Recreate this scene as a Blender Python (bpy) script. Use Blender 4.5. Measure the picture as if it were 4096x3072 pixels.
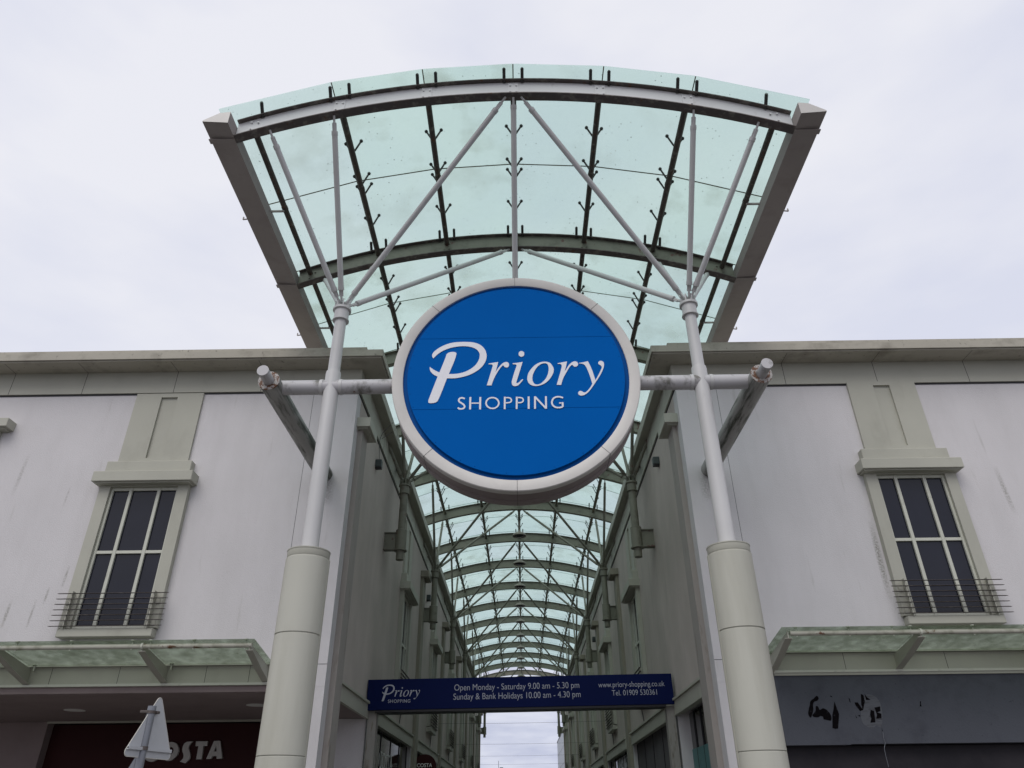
import bpy, bmesh, math, random
from mathutils import Vector, Matrix
random.seed(7)
PI = math.pi
S = bpy.context.scene
for o in list(bpy.data.objects): bpy.data.objects.remove(o)

# ---------------------------------------------------------------- camera
cam = bpy.data.cameras.new('camera'); camo = bpy.data.objects.new('camera', cam); S.collection.objects.link(camo)
cam.sensor_fit = 'HORIZONTAL'; cam.sensor_width = 36; cam.lens = 25.7465
cam.clip_start = .05; cam.clip_end = 3000
RR = Vector((0.9998786, 0.0132628, -0.0081781)); UU = Vector((0.0138020, -0.5103054, 0.8598825)); FF = Vector((-0.0072311, 0.8598910, 0.5104265))
m = Matrix((RR, UU, -FF)).transposed().to_4x4(); m.translation = Vector((0, 0, 1.6)); camo.matrix_world = m
S.camera = camo

# ---------------------------------------------------------------- sky and sun
SUN_EL, SUN_AZ = math.radians(52), math.radians(200)
w = bpy.data.worlds.new("World"); S.world = w; w.use_nodes = True
nt = w.node_tree; nt.nodes.clear()
def N(nt, t, **k):
    n = nt.nodes.new(t)
    for a, b in k.items(): setattr(n, a, b)
    return n
out = N(nt, 'ShaderNodeOutputWorld'); bg = N(nt, 'ShaderNodeBackground'); bg.inputs[1].default_value = 0.12
sky = N(nt, 'ShaderNodeTexSky', sky_type='NISHITA'); sky.sun_disc = False
sky.sun_elevation = SUN_EL; sky.sun_rotation = SUN_AZ; sky.dust_density = 3.0
# the overcast deck: pale lilac grey cloud over nearly all of the clear sky
tc = N(nt, 'ShaderNodeTexCoord'); mp = N(nt, 'ShaderNodeMapping'); mp.inputs['Scale'].default_value = (1.2, 1.2, 3.2)
nz = N(nt, 'ShaderNodeTexNoise'); nz.inputs['Scale'].default_value = 1.7; nz.inputs['Detail'].default_value = 5; nz.inputs['Roughness'].default_value = .5
rp = N(nt, 'ShaderNodeValToRGB')
rp.color_ramp.elements[0].position = .36; rp.color_ramp.elements[0].color = (5.65, 5.82, 6.75, 1)
rp.color_ramp.elements[1].position = .58; rp.color_ramp.elements[1].color = (6.75, 6.78, 7.25, 1)
mx = N(nt, 'ShaderNodeMixRGB'); mx.inputs[0].default_value = .93
L = nt.links.new
L(tc.outputs['Generated'], mp.inputs[0]); L(mp.outputs[0], nz.inputs[0]); L(nz.outputs[0], rp.inputs[0])
sxw = N(nt, 'ShaderNodeSeparateXYZ'); L(tc.outputs['Generated'], sxw.inputs[0])
hz = N(nt, 'ShaderNodeMapRange'); hz.inputs[1].default_value = .03; hz.inputs[2].default_value = .40; hz.inputs[3].default_value = 1; hz.inputs[4].default_value = 0; L(sxw.outputs[2], hz.inputs[0])
# lower, heavier cloud banks towards the horizon
mp2 = N(nt, 'ShaderNodeMapping'); mp2.inputs['Scale'].default_value = (5, 5, 22)
nz2 = N(nt, 'ShaderNodeTexNoise'); nz2.inputs['Scale'].default_value = 2.2; nz2.inputs['Detail'].default_value = 4; L(tc.outputs['Generated'], mp2.inputs[0]); L(mp2.outputs[0], nz2.inputs[0])
rp2 = N(nt, 'ShaderNodeValToRGB'); rp2.color_ramp.elements[0].position = .38; rp2.color_ramp.elements[0].color = (.66, .69, .80, 1); rp2.color_ramp.elements[1].position = .60; rp2.color_ramp.elements[1].color = (.93, .94, .97, 1); L(nz2.outputs[0], rp2.inputs[0])
mlt = N(nt, 'ShaderNodeMixRGB', blend_type='MULTIPLY'); L(hz.outputs[0], mlt.inputs[0]); L(rp.outputs[0], mlt.inputs[1]); L(rp2.outputs[0], mlt.inputs[2])
L(sky.outputs[0], mx.inputs[1]); L(mlt.outputs[0], mx.inputs[2]); L(mx.outputs[0], bg.inputs[0]); L(bg.outputs[0], out.inputs[0])
sl = bpy.data.lights.new('sun', 'SUN'); sl.energy = 1.3; sl.angle = math.radians(40); sl.color = (1, .97, .93)
so = bpy.data.objects.new('sun', sl); S.collection.objects.link(so)
sd = Vector((math.sin(SUN_AZ) * math.cos(SUN_EL), math.cos(SUN_AZ) * math.cos(SUN_EL), math.sin(SUN_EL)))
so.rotation_euler = sd.to_track_quat('Z', 'Y').to_euler()
S.view_settings.view_transform = 'Standard'; S.view_settings.look = 'None'; S.view_settings.gamma = 1
S.view_settings.use_curve_mapping = False
S.view_settings.exposure = 0.12
S.render.engine = 'CYCLES'
S.cycles.transparent_max_bounces = 24; S.cycles.max_bounces = 8; S.cycles.diffuse_bounces = 4

# ---------------------------------------------------------------- materials
def mat(name, col, rough=.7, metal=0, dirt=None, damt=.35, dscale=3, dstretch=(1, 1, 1), dlo=.5, dhi=.75, bump=0, bscale=60, spec=.5, vary=.06, dirt2=None, spots=None):
    """base colour with a soft large-scale variation and up to two layers of dirt / rust with edges of their own"""
    M = bpy.data.materials.new(name); M.use_nodes = True; t = M.node_tree; t.nodes.clear(); l = t.links.new
    o = N(t, 'ShaderNodeOutputMaterial'); b = N(t, 'ShaderNodeBsdfPrincipled')
    b.inputs['Roughness'].default_value = rough; b.inputs['Metallic'].default_value = metal; b.inputs['Specular IOR Level'].default_value = spec
    l(b.outputs[0], o.inputs[0])
    g = N(t, 'ShaderNodeNewGeometry')
    n1 = N(t, 'ShaderNodeTexNoise'); n1.inputs['Scale'].default_value = .9; n1.inputs['Detail'].default_value = 6; l(g.outputs['Position'], n1.inputs[0])
    r1 = N(t, 'ShaderNodeValToRGB'); r1.color_ramp.elements[0].position = .3; r1.color_ramp.elements[1].position = .7
    r1.color_ramp.elements[0].color = tuple(c * (1 - vary) for c in col) + (1,); r1.color_ramp.elements[1].color = tuple(min(1, c * (1 + vary)) for c in col) + (1,)
    l(n1.outputs[0], r1.inputs[0]); cur = r1.outputs[0]
    for dd in (dirt and (dirt, damt, dscale, dstretch, dlo, dhi), dirt2):
        if not dd: continue
        dc, da, ds, st, lo, hi = dd
        mpn = N(t, 'ShaderNodeMapping'); mpn.inputs['Scale'].default_value = st; l(g.outputs['Position'], mpn.inputs[0])
        n2 = N(t, 'ShaderNodeTexNoise'); n2.inputs['Scale'].default_value = ds; n2.inputs['Detail'].default_value = 8; n2.inputs['Roughness'].default_value = .62
        l(mpn.outputs[0], n2.inputs[0])
        mr = N(t, 'ShaderNodeMapRange'); mr.inputs[1].default_value = lo; mr.inputs[2].default_value = hi; mr.inputs[3].default_value = 0; mr.inputs[4].default_value = da
        l(n2.outputs[0], mr.inputs[0])
        x = N(t, 'ShaderNodeMixRGB'); x.inputs[2].default_value = tuple(dc) + (1,); l(mr.outputs[0], x.inputs[0]); l(cur, x.inputs[1]); cur = x.outputs[0]
    if spots:
        sx = N(t, 'ShaderNodeSeparateXYZ'); l(g.outputs['Position'], sx.inputs[0])
        ns = N(t, 'ShaderNodeTexNoise'); ns.inputs['Scale'].default_value = 34; ns.inputs['Detail'].default_value = 6; l(g.outputs['Position'], ns.inputs[0])
        def MM(op, a, b_=None, clamp=False):
            k = N(t, 'ShaderNodeMath', operation=op); k.use_clamp = clamp
            for i, v in enumerate((a, b_)):
                if v is None: continue
                if hasattr(v, 'node'): l(v, k.inputs[i])
                else: k.inputs[i].default_value = v
            return k.outputs[0]
        tot = None
        for x0, z0, hw, hh, sl, am in spots:
            dz = MM('SUBTRACT', sx.outputs[2], z0)
            dx = MM('SUBTRACT', MM('SUBTRACT', sx.outputs[0], x0), MM('MULTIPLY', dz, sl))
            a = MM('SUBTRACT', 1, MM('POWER', MM('ABSOLUTE', MM('DIVIDE', dx, hw)), 2), True)
            c = MM('SUBTRACT', 1, MM('POWER', MM('ABSOLUTE', MM('DIVIDE', dz, hh)), 2), True)
            k = MM('MULTIPLY', MM('MULTIPLY', a, c), am); tot = k if tot is None else MM('ADD', tot, k)
        nn = MM('MULTIPLY', MM('SUBTRACT', ns.outputs[0], .30), 2.2, True)
        fac = MM('MULTIPLY', tot, nn, True)
        x = N(t, 'ShaderNodeMixRGB'); x.inputs[2].default_value = (.13, .125, .085, 1); l(fac, x.inputs[0]); l(cur, x.inputs[1]); cur = x.outputs[0]
    l(cur, b.inputs['Base Color'])
    if bump:
        n3 = N(t, 'ShaderNodeTexNoise'); n3.inputs['Scale'].default_value = bscale; n3.inputs['Detail'].default_value = 4; l(g.outputs['Position'], n3.inputs[0])
        bp = N(t, 'ShaderNodeBump'); bp.inputs['Strength'].default_value = bump; bp.inputs['Distance'].default_value = .01; l(n3.outputs[0], bp.inputs['Height']); l(bp.outputs[0], b.inputs['Normal'])
    return M
def glass(name, tint, body, fac, rough=.25, specks=True, grime=None):
    """flat architectural glass: tinted see-through, a part of it milky (frit, film of dirt), reflecting at grazing angles"""
    M = bpy.data.materials.new(name); M.use_nodes = True; t = M.node_tree; t.nodes.clear(); l = t.links.new
    o = N(t, 'ShaderNodeOutputMaterial'); tr = N(t, 'ShaderNodeBsdfTransparent'); tr.inputs[0].default_value = tint + (1,)
    df = N(t, 'ShaderNodeBsdfDiffuse'); df.inputs[0].default_value = body + (1,)
    tl = N(t, 'ShaderNodeBsdfTranslucent'); tl.inputs[0].default_value = body + (1,)
    md = N(t, 'ShaderNodeMixShader'); md.inputs[0].default_value = .85; l(df.outputs[0], md.inputs[1]); l(tl.outputs[0], md.inputs[2])
    g = N(t, 'ShaderNodeNewGeometry')
    n1 = N(t, 'ShaderNodeTexNoise'); n1.inputs['Scale'].default_value = 1.3; n1.inputs['Detail'].default_value = 7; l(g.outputs['Position'], n1.inputs[0])
    mr = N(t, 'ShaderNodeMapRange'); mr.inputs[1].default_value = .35; mr.inputs[2].default_value = .7; mr.inputs[3].default_value = fac * .8; mr.inputs[4].default_value = min(1, fac * 1.25); l(n1.outputs[0], mr.inputs[0])
    m1 = N(t, 'ShaderNodeMixShader'); l(mr.outputs[0], m1.inputs[0]); l(tr.outputs[0], m1.inputs[1]); l(md.outputs[0], m1.inputs[2])
    cur = m1.outputs[0]
    for k in ((specks and ('v', 9.0, .035)), grime and ('g',) + grime):
        if not k: continue
        if k[0] == 'v':
            v = N(t, 'ShaderNodeTexVoronoi'); v.inputs['Scale'].default_value = k[1]; l(g.outputs['Position'], v.inputs[0])
            wv = N(t, 'ShaderNodeTexNoise'); wv.inputs['Scale'].default_value = 2.3; l(g.outputs['Position'], wv.inputs[0])
            th = N(t, 'ShaderNodeMath', operation='MULTIPLY'); th.inputs[1].default_value = .22; l(wv.outputs[0], th.inputs[0])
            sb = N(t, 'ShaderNodeMath', operation='SUBTRACT'); sb.inputs[1].default_value = .045; l(th.outputs[0], sb.inputs[0])
            c = N(t, 'ShaderNodeMath', operation='LESS_THAN'); l(v.outputs[0], c.inputs[0]); l(sb.outputs[0], c.inputs[1])
            f = N(t, 'ShaderNodeMath', operation='MULTIPLY'); f.inputs[1].default_value = .55; l(c.outputs[0], f.inputs[0]); src = f.outputs[0]; colr = (.09, .1, .07, 1)
        else:
            n2 = N(t, 'ShaderNodeTexNoise'); n2.inputs['Scale'].default_value = k[1]; n2.inputs['Detail'].default_value = 9; l(g.outputs['Position'], n2.inputs[0])
            mm = N(t, 'ShaderNodeMapRange'); mm.inputs[1].default_value = k[2]; mm.inputs[2].default_value = k[3]; mm.inputs[4].default_value = k[4]; l(n2.outputs[0], mm.inputs[0]); src = mm.outputs[0]; colr = k[5] + (1,)
        dd = N(t, 'ShaderNodeBsdfDiffuse'); dd.inputs[0].default_value = colr
        t2 = N(t, 'ShaderNodeBsdfTranslucent'); t2.inputs[0].default_value = colr
        a2 = N(t, 'ShaderNodeMixShader'); a2.inputs[0].default_value = .5; l(dd.outputs[0], a2.inputs[1]); l(t2.outputs[0], a2.inputs[2])
        m2 = N(t, 'ShaderNodeMixShader'); l(src, m2.inputs[0]); l(cur, m2.inputs[1]); l(a2.outputs[0], m2.inputs[2]); cur = m2.outputs[0]
    gl = N(t, 'ShaderNodeBsdfGlossy'); gl.inputs['Roughness'].default_value = rough
    fr = N(t, 'ShaderNodeValue'); fr.outputs[0].default_value = .025
    m3 = N(t, 'ShaderNodeMixShader'); l(fr.outputs[0], m3.inputs[0]); l(cur, m3.inputs[1]); l(gl.outputs[0], m3.inputs[2])
    l(m3.outputs[0], o.inputs[0])
    return M
# stain marks on the street walls: x, z of the middle, half width, half height, lean, strength
SPOTS = [(5.66, 5.05, .055, .68, .015, 1.0), (8.01, 6.2, .05, .45, -.05, .7), (5.3, 3.93, .62, .13, 0, .9), (-7.16, 4.94, .025, .18, .05, .9), (-7.37, 4.64, .022, .14, .05, .9), (-7.90, 4.36, .03, .22, .04, .9), (-7.515, 4.36, .022, .24, .03, .8), (-7.55, 6.28, .02, .2, .05, .5), (-8.46, 6.7, .04, .4, .05, .5), (-6.6, 3.9, .5, .08, 0, .5), (-3.2, 6.33, .13, .28, 0, .6), (3.13, 6.33, .13, .28, 0, .6)]
RUST = (.13, .055, .025); SOOT = (.05, .05, .042); MOSS = (.09, .10, .045)
M_PLAST = mat('painted_render', (.60, .58, .585), .9, dirt=(.40, .385, .375), damt=.28, dscale=1.1, dstretch=(1.6, 1.6, .30), dlo=.46, dhi=.78, bump=.5, bscale=85, vary=.035,
              dirt2=((.28, .27, .23), .4, 4.2, (1.5, 1.5, .16), .64, .78), spots=SPOTS)
M_PLAST2 = mat('shaded_soiled_passage_render', (.50, .44, .405), .9, dirt=(.27, .245, .21), damt=.6, dscale=.7, dstretch=(1, 1, .6), dlo=.40, dhi=.78, bump=.5, bscale=80, vary=.05,
              dirt2=((.18, .165, .14), .35, 3.2, (1.4, 1.4, .2), .60, .78))  # darker, warmer copy of the street render: passage shade in its colour, plus dirt
M_PIER = mat('pink_grey_pier', (.34, .31, .285), .85, dirt=(.16, .13, .10), damt=.7, dscale=3.5, dstretch=(2, 2, .4), dlo=.58, dhi=.72, bump=.2)
M_TRIM = mat('grey_green_trim', (.405, .40, .34), .7, dirt=(.20, .19, .15), damt=.28, dscale=2.2, dstretch=(1, 1, .6), dlo=.56, dhi=.8, bump=.08, bscale=40)
M_LEDGE = mat('weathered_ledge', (.40, .375, .315), .8, dirt=(.17, .155, .12), damt=.6, dscale=2.6, dstretch=(1, 1, 1), dlo=.5, dhi=.72, dirt2=((.06, .055, .045), .8, 12, (1, 1, .5), .62, .72))
M_DRUM = mat('cream_grey_casing', (.455, .45, .39), .55, dirt=(.30, .29, .23), damt=.5, dscale=1.4, dstretch=(2, 2, .25), dlo=.45, dhi=.75, vary=.04)
M_MAST = mat('white_painted_steel', (.54, .535, .53), .42, dirt=(.28, .26, .23), damt=.45, dscale=5, dstretch=(1, 1, .3), dlo=.62, dhi=.8)
M_PIPE = mat('stained_white_steel', (.50, .49, .50), .5, dirt=(.10, .095, .075), damt=.85, dscale=5.5, dstretch=(1, .55, 1), dlo=.52, dhi=.68, dirt2=(RUST, .9, 9, (1, 1, 1), .66, .72))
M_ALGAE = mat('algae_covered_steel', (.36, .355, .34), .6, dirt=(.045, .05, .035), damt=.95, dscale=6, dstretch=(1.4, .16, 1.4), dlo=.47, dhi=.60, dirt2=(RUST, .8, 8, (1, 1, 1), .66, .74))
M_ARCH = mat('grey_green_arch_paint', (.175, .172, .135), .6, dirt=(.075, .07, .05), damt=.6, dscale=5, dlo=.52, dhi=.72, dirt2=((.11, .045, .035), .9, 6, (1, 1, 1), .63, .68))
M_ARCH0 = mat('grey_white_arch_paint', (.60, .60, .60), .55, dirt=(.28, .25, .22), damt=.5, dscale=6, dlo=.6, dhi=.75)
M_FLANGE = mat('rusty_flange', (.10, .085, .08), .8, dirt=(.20, .18, .16), damt=.8, dscale=8, dlo=.52, dhi=.62, dirt2=(RUST, .8, 10, (1, 1, 1), .6, .68))
M_PURL = mat('dark_rusty_tube', (.075, .065, .055), .75, dirt=(.21, .20, .17), damt=.7, dscale=10, dlo=.56, dhi=.66, dirt2=(RUST, .8, 12, (1, 1, 1), .58, .66))
M_PURL2 = mat('olive_tube', (.12, .12, .09), .75, dirt=(.20, .12, .07), damt=.6, dscale=6, dlo=.56, dhi=.66)
M_CLAMP = mat('black_glass_clamp', (.025, .022, .02), .6)
M_GUT = mat('brown_grey_edge_beam', (.33, .295, .28), .75, dirt=(.22, .19, .175), damt=.5, dscale=3, dlo=.5, dhi=.75)
M_SEAL = mat('olive_seal', (.16, .15, .08), .8)
M_BLUE = mat('sign_blue', (.0001, .102, .40), .7, vary=.03, spec=.03)
M_BLUEB = mat('sign_blue_ring', (.0002, .075, .29), .6, vary=.03, spec=.08)
M_RIM = mat('sign_rim', (.56, .54, .51), .4, dirt=(.3, .27, .24), damt=.3, dscale=2, dlo=.5, dhi=.8)
M_RIMB = mat('sign_rim_side', (.24, .20, .195), .55, dirt=(.15, .12, .11), damt=.4, dscale=3, dlo=.5, dhi=.8)
M_NAVY = mat('banner_navy', (.004, .009, .060), .6, vary=.05, spec=.08)
M_LET = mat('white_letter', (.74, .74, .78), .5, vary=.02)
M_LETD = mat('grey_letter', (.42, .43, .50), .5, vary=.02)
M_BLACK = mat('black_metal', (.018, .017, .02), .5)
M_PANE = mat('dark_window_glass', (.012, .013, .022), .12, spec=.35, vary=.2)
M_FRAME = mat('window_frame_paint', (.52, .525, .45), .5, dirt=(.2, .19, .15), damt=.4, dscale=8, dlo=.58, dhi=.75)
M_RAIL = mat('brown_steel_rail', (.075, .06, .055), .6, dirt=(.25, .22, .2), damt=.5, dscale=9, dlo=.55, dhi=.7)
M_MAROON = mat('maroon_fascia', (.040, .011, .011), .6, vary=.2, spec=.15)
M_CLET = mat('pale_shop_letter', (.50, .48, .45), .6)
M_CLETW = mat('white_shop_letter', (.75, .75, .72), .6)
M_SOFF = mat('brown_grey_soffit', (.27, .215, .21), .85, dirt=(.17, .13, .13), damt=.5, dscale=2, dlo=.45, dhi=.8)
M_FASC = mat('blue_grey_fascia', (.078, .083, .099), .8, spec=.2, dirt=(.05, .052, .065), damt=.6, dscale=2.4, dlo=.5, dhi=.7, bump=.2, bscale=30, dirt2=((.03, .03, .04), .6, 22, (1, 1, 1), .64, .72))
M_SCUF = mat('scuffed_fascia', (.088, .092, .106), .7, dirt=(.03, .03, .035), damt=.6, dscale=9, dstretch=(.5, 1, 3), dlo=.5, dhi=.6)
M_PEEL = mat('peeled_black', (.006, .005, .006), .95, spec=.03, dirt=(.06, .06, .07), damt=.4, dscale=18, dlo=.6, dhi=.66)
M_PILA = mat('olive_pilaster', (.265, .245, .195), .75, dirt=(.12, .11, .08), damt=.6, dscale=3, dstretch=(1.5, 1.5, .3), dlo=.5, dhi=.72)
M_DARKSH = mat('dark_shopfront', (.020, .018, .022), .6, spec=.2, dirt=(.04, .035, .04), damt=.6, dscale=2, dlo=.4, dhi=.7)
M_BOARD = mat('grey_hoarding', (.10, .093, .10), .8, dirt=(.05, .045, .05), damt=.6, dscale=2, dstretch=(1, 1, .3), dlo=.45, dhi=.7)
M_TEAL = mat('teal_board', (.085, .20, .20), .6, dirt=(.04, .10, .11), damt=.5, dscale=3, dlo=.5, dhi=.75)
M_SIGNB = mat('sign_back_grey', (.46, .47, .49), .5, dirt=(.3, .3, .3), damt=.3, dscale=9, dlo=.5, dhi=.8)
M_POLE = mat('galvanised_pole', (.20, .21, .235), .45, metal=.3, dirt=(.12, .12, .13), damt=.5, dscale=9, dlo=.5, dhi=.75)
M_PAVE = mat('concrete_paving', (.17, .16, .15), .9, dirt=(.10, .095, .09), damt=.6, dscale=1.5, dlo=.45, dhi=.7)
M_LAMP = mat('brown_grey_lamp_metal', (.24, .215, .185), .6, dirt=(.10, .085, .07), damt=.6, dscale=9, dlo=.5, dhi=.7)
M_BULB = mat('unlit_lamp_glass', (.04, .04, .045), .2)
M_FARG = mat('pale_cladding', (.36, .40, .43), .35)
M_WIRE = mat('wire_dark', (.05, .05, .055), .6)
M_TAPE = mat('yellow_stained_steel', (.28, .20, .08), .8, dirt=(.10, .07, .05), damt=.9, dscale=14, dlo=.45, dhi=.6)
M_POST = mat('sign_post_grey', (.30, .285, .26), .8, dirt=(.13, .10, .07), damt=.8, dscale=6, dstretch=(2, 2, .4), dlo=.55, dhi=.68)
G_ROOFS = [glass('green_tinted_roof_glass_%d' % k, tt, (.72, .84, .76), f, grime=(.9 + .3 * k, .50, .80, gr, (.42, .44, .33))) for k, (tt, f, gr) in enumerate((((.82, .905, .882), .17, .16), ((.81, .902, .878), .22, .20), ((.83, .905, .89), .13, .16), ((.805, .90, .87), .19, .26)))]
G_ROOF = G_ROOFS[0]
G_AWN = glass('mossy_awning_glass', (.82, .88, .815), (.27, .31, .24), .20, grime=(7, .25, .80, .50, (.125, .14, .075)))
G_SHOP = mat('shop_window_glass', (.010, .011, .010), .06, spec=.6, vary=.3)

# ---------------------------------------------------------------- helpers
def link(o, parent=None):
    S.collection.objects.link(o)
    if parent is not None: o.parent = parent
    return o
def tag(o, label=None, cat=None, group=None, kind=None):
    if label: o['label'] = label
    if cat: o['category'] = cat
    if group: o['group'] = group
    if kind: o['kind'] = kind
    return o
def empty(name, label, cat, loc=(0, 0, 0), rz=0, group=None):
    o = bpy.data.objects.new(name, None); link(o); o.location = loc; o.rotation_euler = (0, 0, rz); o.empty_display_size = .2
    return tag(o, label, cat, group)
class MB:
    """collects shapes; build() links them as one mesh object (vertices given in the parent's space)"""
    def __init__(s): s.b = bmesh.new()
    def box(s, x0, x1, y0, y1, z0, z1, bev=0):
        r = bmesh.ops.create_cube(s.b, size=1); vs = r['verts']
        for v in vs: v.co = Vector(((x0 + x1) / 2 + v.co.x * (x1 - x0), (y0 + y1) / 2 + v.co.y * (y1 - y0), (z0 + z1) / 2 + v.co.z * (z1 - z0)))
        if bev: bmesh.ops.bevel(s.b, geom=list({e for v in vs for e in v.link_edges}), offset=bev, segments=1, affect='EDGES')
        return s
    def prism(s, pts, z0, z1, axis='z'):
        def P(a, b, c): return {'z': (a, b, c), 'y': (a, c, b), 'x': (c, a, b)}[axis]
        lo = [s.b.verts.new(P(a, b, z0)) for a, b in pts]; hi = [s.b.verts.new(P(a, b, z1)) for a, b in pts]
        n = len(pts); fs = [s.b.faces.new(lo[::-1]), s.b.faces.new(hi)]
        for i in range(n): fs.append(s.b.faces.new((lo[i], lo[(i + 1) % n], hi[(i + 1) % n], hi[i])))
        bmesh.ops.recalc_face_normals(s.b, faces=fs); return s
    def tube(s, p, q, r, r2=None, seg=16, cap=True):
        p = Vector(p); q = Vector(q); r2 = r if r2 is None else r2; d = (q - p).normalized()
        a = d.orthogonal().normalized(); c = d.cross(a); A = []; B = []
        for i in range(seg):
            t = 2 * PI * i / seg; u = a * math.cos(t) + c * math.sin(t)
            A.append(s.b.verts.new(p + u * r)); B.append(s.b.verts.new(q + u * r2))
        for i in range(seg):
            f = s.b.faces.new((A[i], A[(i + 1) % seg], B[(i + 1) % seg], B[i])); f.smooth = True
        if cap: s.b.faces.new(A[::-1]); s.b.faces.new(B)
        return s
    def lathe(s, prof, c=(0, 0, 0), seg=32, axis='z', cap=True):
        rings = []
        for r, h in prof:
            ring = []
            for i in range(seg):
                t = 2 * PI * i / seg; x, y = r * math.cos(t), r * math.sin(t)
                v = (x, y, h) if axis == 'z' else (x, h, y)
                ring.append(s.b.verts.new(Vector(v) + Vector(c)))
            rings.append(ring)
        fs = []
        for a, b in zip(rings, rings[1:]):
            for i in range(seg):
                f = s.b.faces.new((a[i], a[(i + 1) % seg], b[(i + 1) % seg], b[i])); f.smooth = True; fs.append(f)
        if cap: fs.append(s.b.faces.new(rings[0][::-1])); fs.append(s.b.faces.new(rings[-1]))
        bmesh.ops.recalc_face_normals(s.b, faces=fs); return s
    def quad(s, a, b, c, d):
        s.b.faces.new([s.b.verts.new(v) for v in (a, b, c, d)]); return s
    def ball(s, c, r, seg=8):
        x = bmesh.ops.create_uvsphere(s.b, u_segments=seg, v_segments=max(4, seg // 2), radius=r)
        for v in x['verts']: v.co += Vector(c)
        return s
    def build(s, name, material, parent=None, smooth=None):
        me = bpy.data.meshes.new(name); s.b.to_mesh(me); s.b.free(); me.materials.append(material)
        o = bpy.data.objects.new(name, me); link(o, parent)
        if smooth:
            for p in me.polygons: p.use_smooth = True
        # crisp edges between caps and smooth sides
        if any(p.use_smooth for p in me.polygons):
            try: me.set_sharp_from_angle(angle=math.radians(40))
            except Exception: pass
        return o
def copy_tree(o, parent=None):
    c = o.copy(); S.collection.objects.link(c)
    if parent is not None: c.parent = parent
    for ch in [x for x in bpy.data.objects if x.parent == o]: copy_tree(ch, c)
    return c
def smoothpoly(pts, n=5):
    """Catmull-Rom through the points, broken at the ones flagged as corners"""
    out = []; k = len(pts); cor = [len(p) > 2 for p in pts]
    for i in range(k):
        p0, p1, p2, p3 = (Vector(pts[(i + j) % k][:2]) for j in (-1, 0, 1, 2))
        if cor[i] and cor[(i + 1) % k]: out.append(p1); continue
        if cor[i]: p0 = p1 - (p2 - p1) * .6
        if cor[(i + 1) % k]: p3 = p2 + (p2 - p1) * .6
        for s_ in range(n):
            t = s_ / n
            out.append(.5 * ((2 * p1) + (-p0 + p2) * t + (2 * p0 - 5 * p1 + 4 * p2 - p3) * t * t + (-p0 + 3 * p1 - 3 * p2 + p3) * t ** 3))
    return out
def from_curve(cu):
    t = bpy.data.objects.new('tmp', cu); S.collection.objects.link(t)
    dg = bpy.context.evaluated_depsgraph_get(); me = bpy.data.meshes.new_from_object(t.evaluated_get(dg))
    bpy.data.objects.remove(t); return me
def upright(me, M):
    me.transform(M); me.update(); return me
def glyphs(name, contours, material, origin, scale=1, depth=.004, parent=None, rot=0, smooth=True):
    """closed outlines in x,z -> extruded flat letters standing in the XZ plane, face towards -Y"""
    cu = bpy.data.curves.new(name, 'CURVE'); cu.dimensions = '2D'; cu.fill_mode = 'BOTH'; cu.extrude = depth / 2
    for c in contours:
        pp = smoothpoly(c) if smooth else [Vector(p[:2]) for p in c]
        sp = cu.splines.new('POLY'); sp.points.add(len(pp) - 1)
        for a, p in zip(sp.points, pp): a.co = (p.x * scale, p.y * scale, 0, 1)
        sp.use_cyclic_u = True
    me = from_curve(cu)
    upright(me, Matrix.Translation(origin) @ Matrix.Rotation(-rot, 4, 'Y') @ Matrix.Rotation(PI / 2, 4, 'X'))
    me.materials.clear(); me.materials.append(material); me.name = name
    return link(bpy.data.objects.new(name, me), parent)
def strokes(name, data, material, origin, scale=1, parent=None, rot=0):
    mb = MB(); k = 0
    Mx = Matrix.Translation(origin) @ Matrix.Rotation(-rot, 4, 'Y')
    for wd, pts in data:
        closed = len(pts) > 20
        cor = len(pts[0]) > 2 and len(pts) == 2
        P = [Vector(p[:2]) for p in pts]
        if closed: P = P[:-1]
        elif not cor:
            Q = []
            for i in range(len(P) - 1):
                p0 = P[i - 1] if i else P[0] * 2 - P[1]; p1 = P[i]; p2 = P[i + 1]; p3 = P[i + 2] if i + 2 < len(P) else P[-1] * 2 - P[-2]
                for s_ in range(4):
                    t = s_ / 4; Q.append(.5 * ((2 * p1) + (-p0 + p2) * t + (2 * p0 - 5 * p1 + 4 * p2 - p3) * t * t + (-p0 + 3 * p1 - 3 * p2 + p3) * t ** 3))
            P = Q + [P[-1]]
        wd = wd * (.84 if scale > .9 else 1.25)
        n = len(P); L_ = []; R_ = []
        for i in range(n):
            a = P[i - 1] if (i or closed) else P[i]; b = P[(i + 1) % n] if (i < n - 1 or closed) else P[i]
            d = (b - a).normalized(); nn = Vector((-d.y, d.x)) * wd / 2
            L_.append((P[i] + nn) * scale); R_.append((P[i] - nn) * scale)
        y = -.002 - .0006 * k * scale; k += 1
        lv = [mb.b.verts.new(Mx @ Vector((p.x, y, p.y))) for p in L_]; rv = [mb.b.verts.new(Mx @ Vector((p.x, y, p.y))) for p in R_]
        for i in range(n if closed else n - 1): mb.b.faces.new((lv[i], lv[(i + 1) % n], rv[(i + 1) % n], rv[i]))
    r = bmesh.ops.extrude_face_region(mb.b, geom=list(mb.b.faces))
    for v in r['geom']:
        if isinstance(v, bmesh.types.BMVert): v.co.y += .0015
    bmesh.ops.recalc_face_normals(mb.b, faces=list(mb.b.faces))
    return mb.build(name, material, parent)
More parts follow.
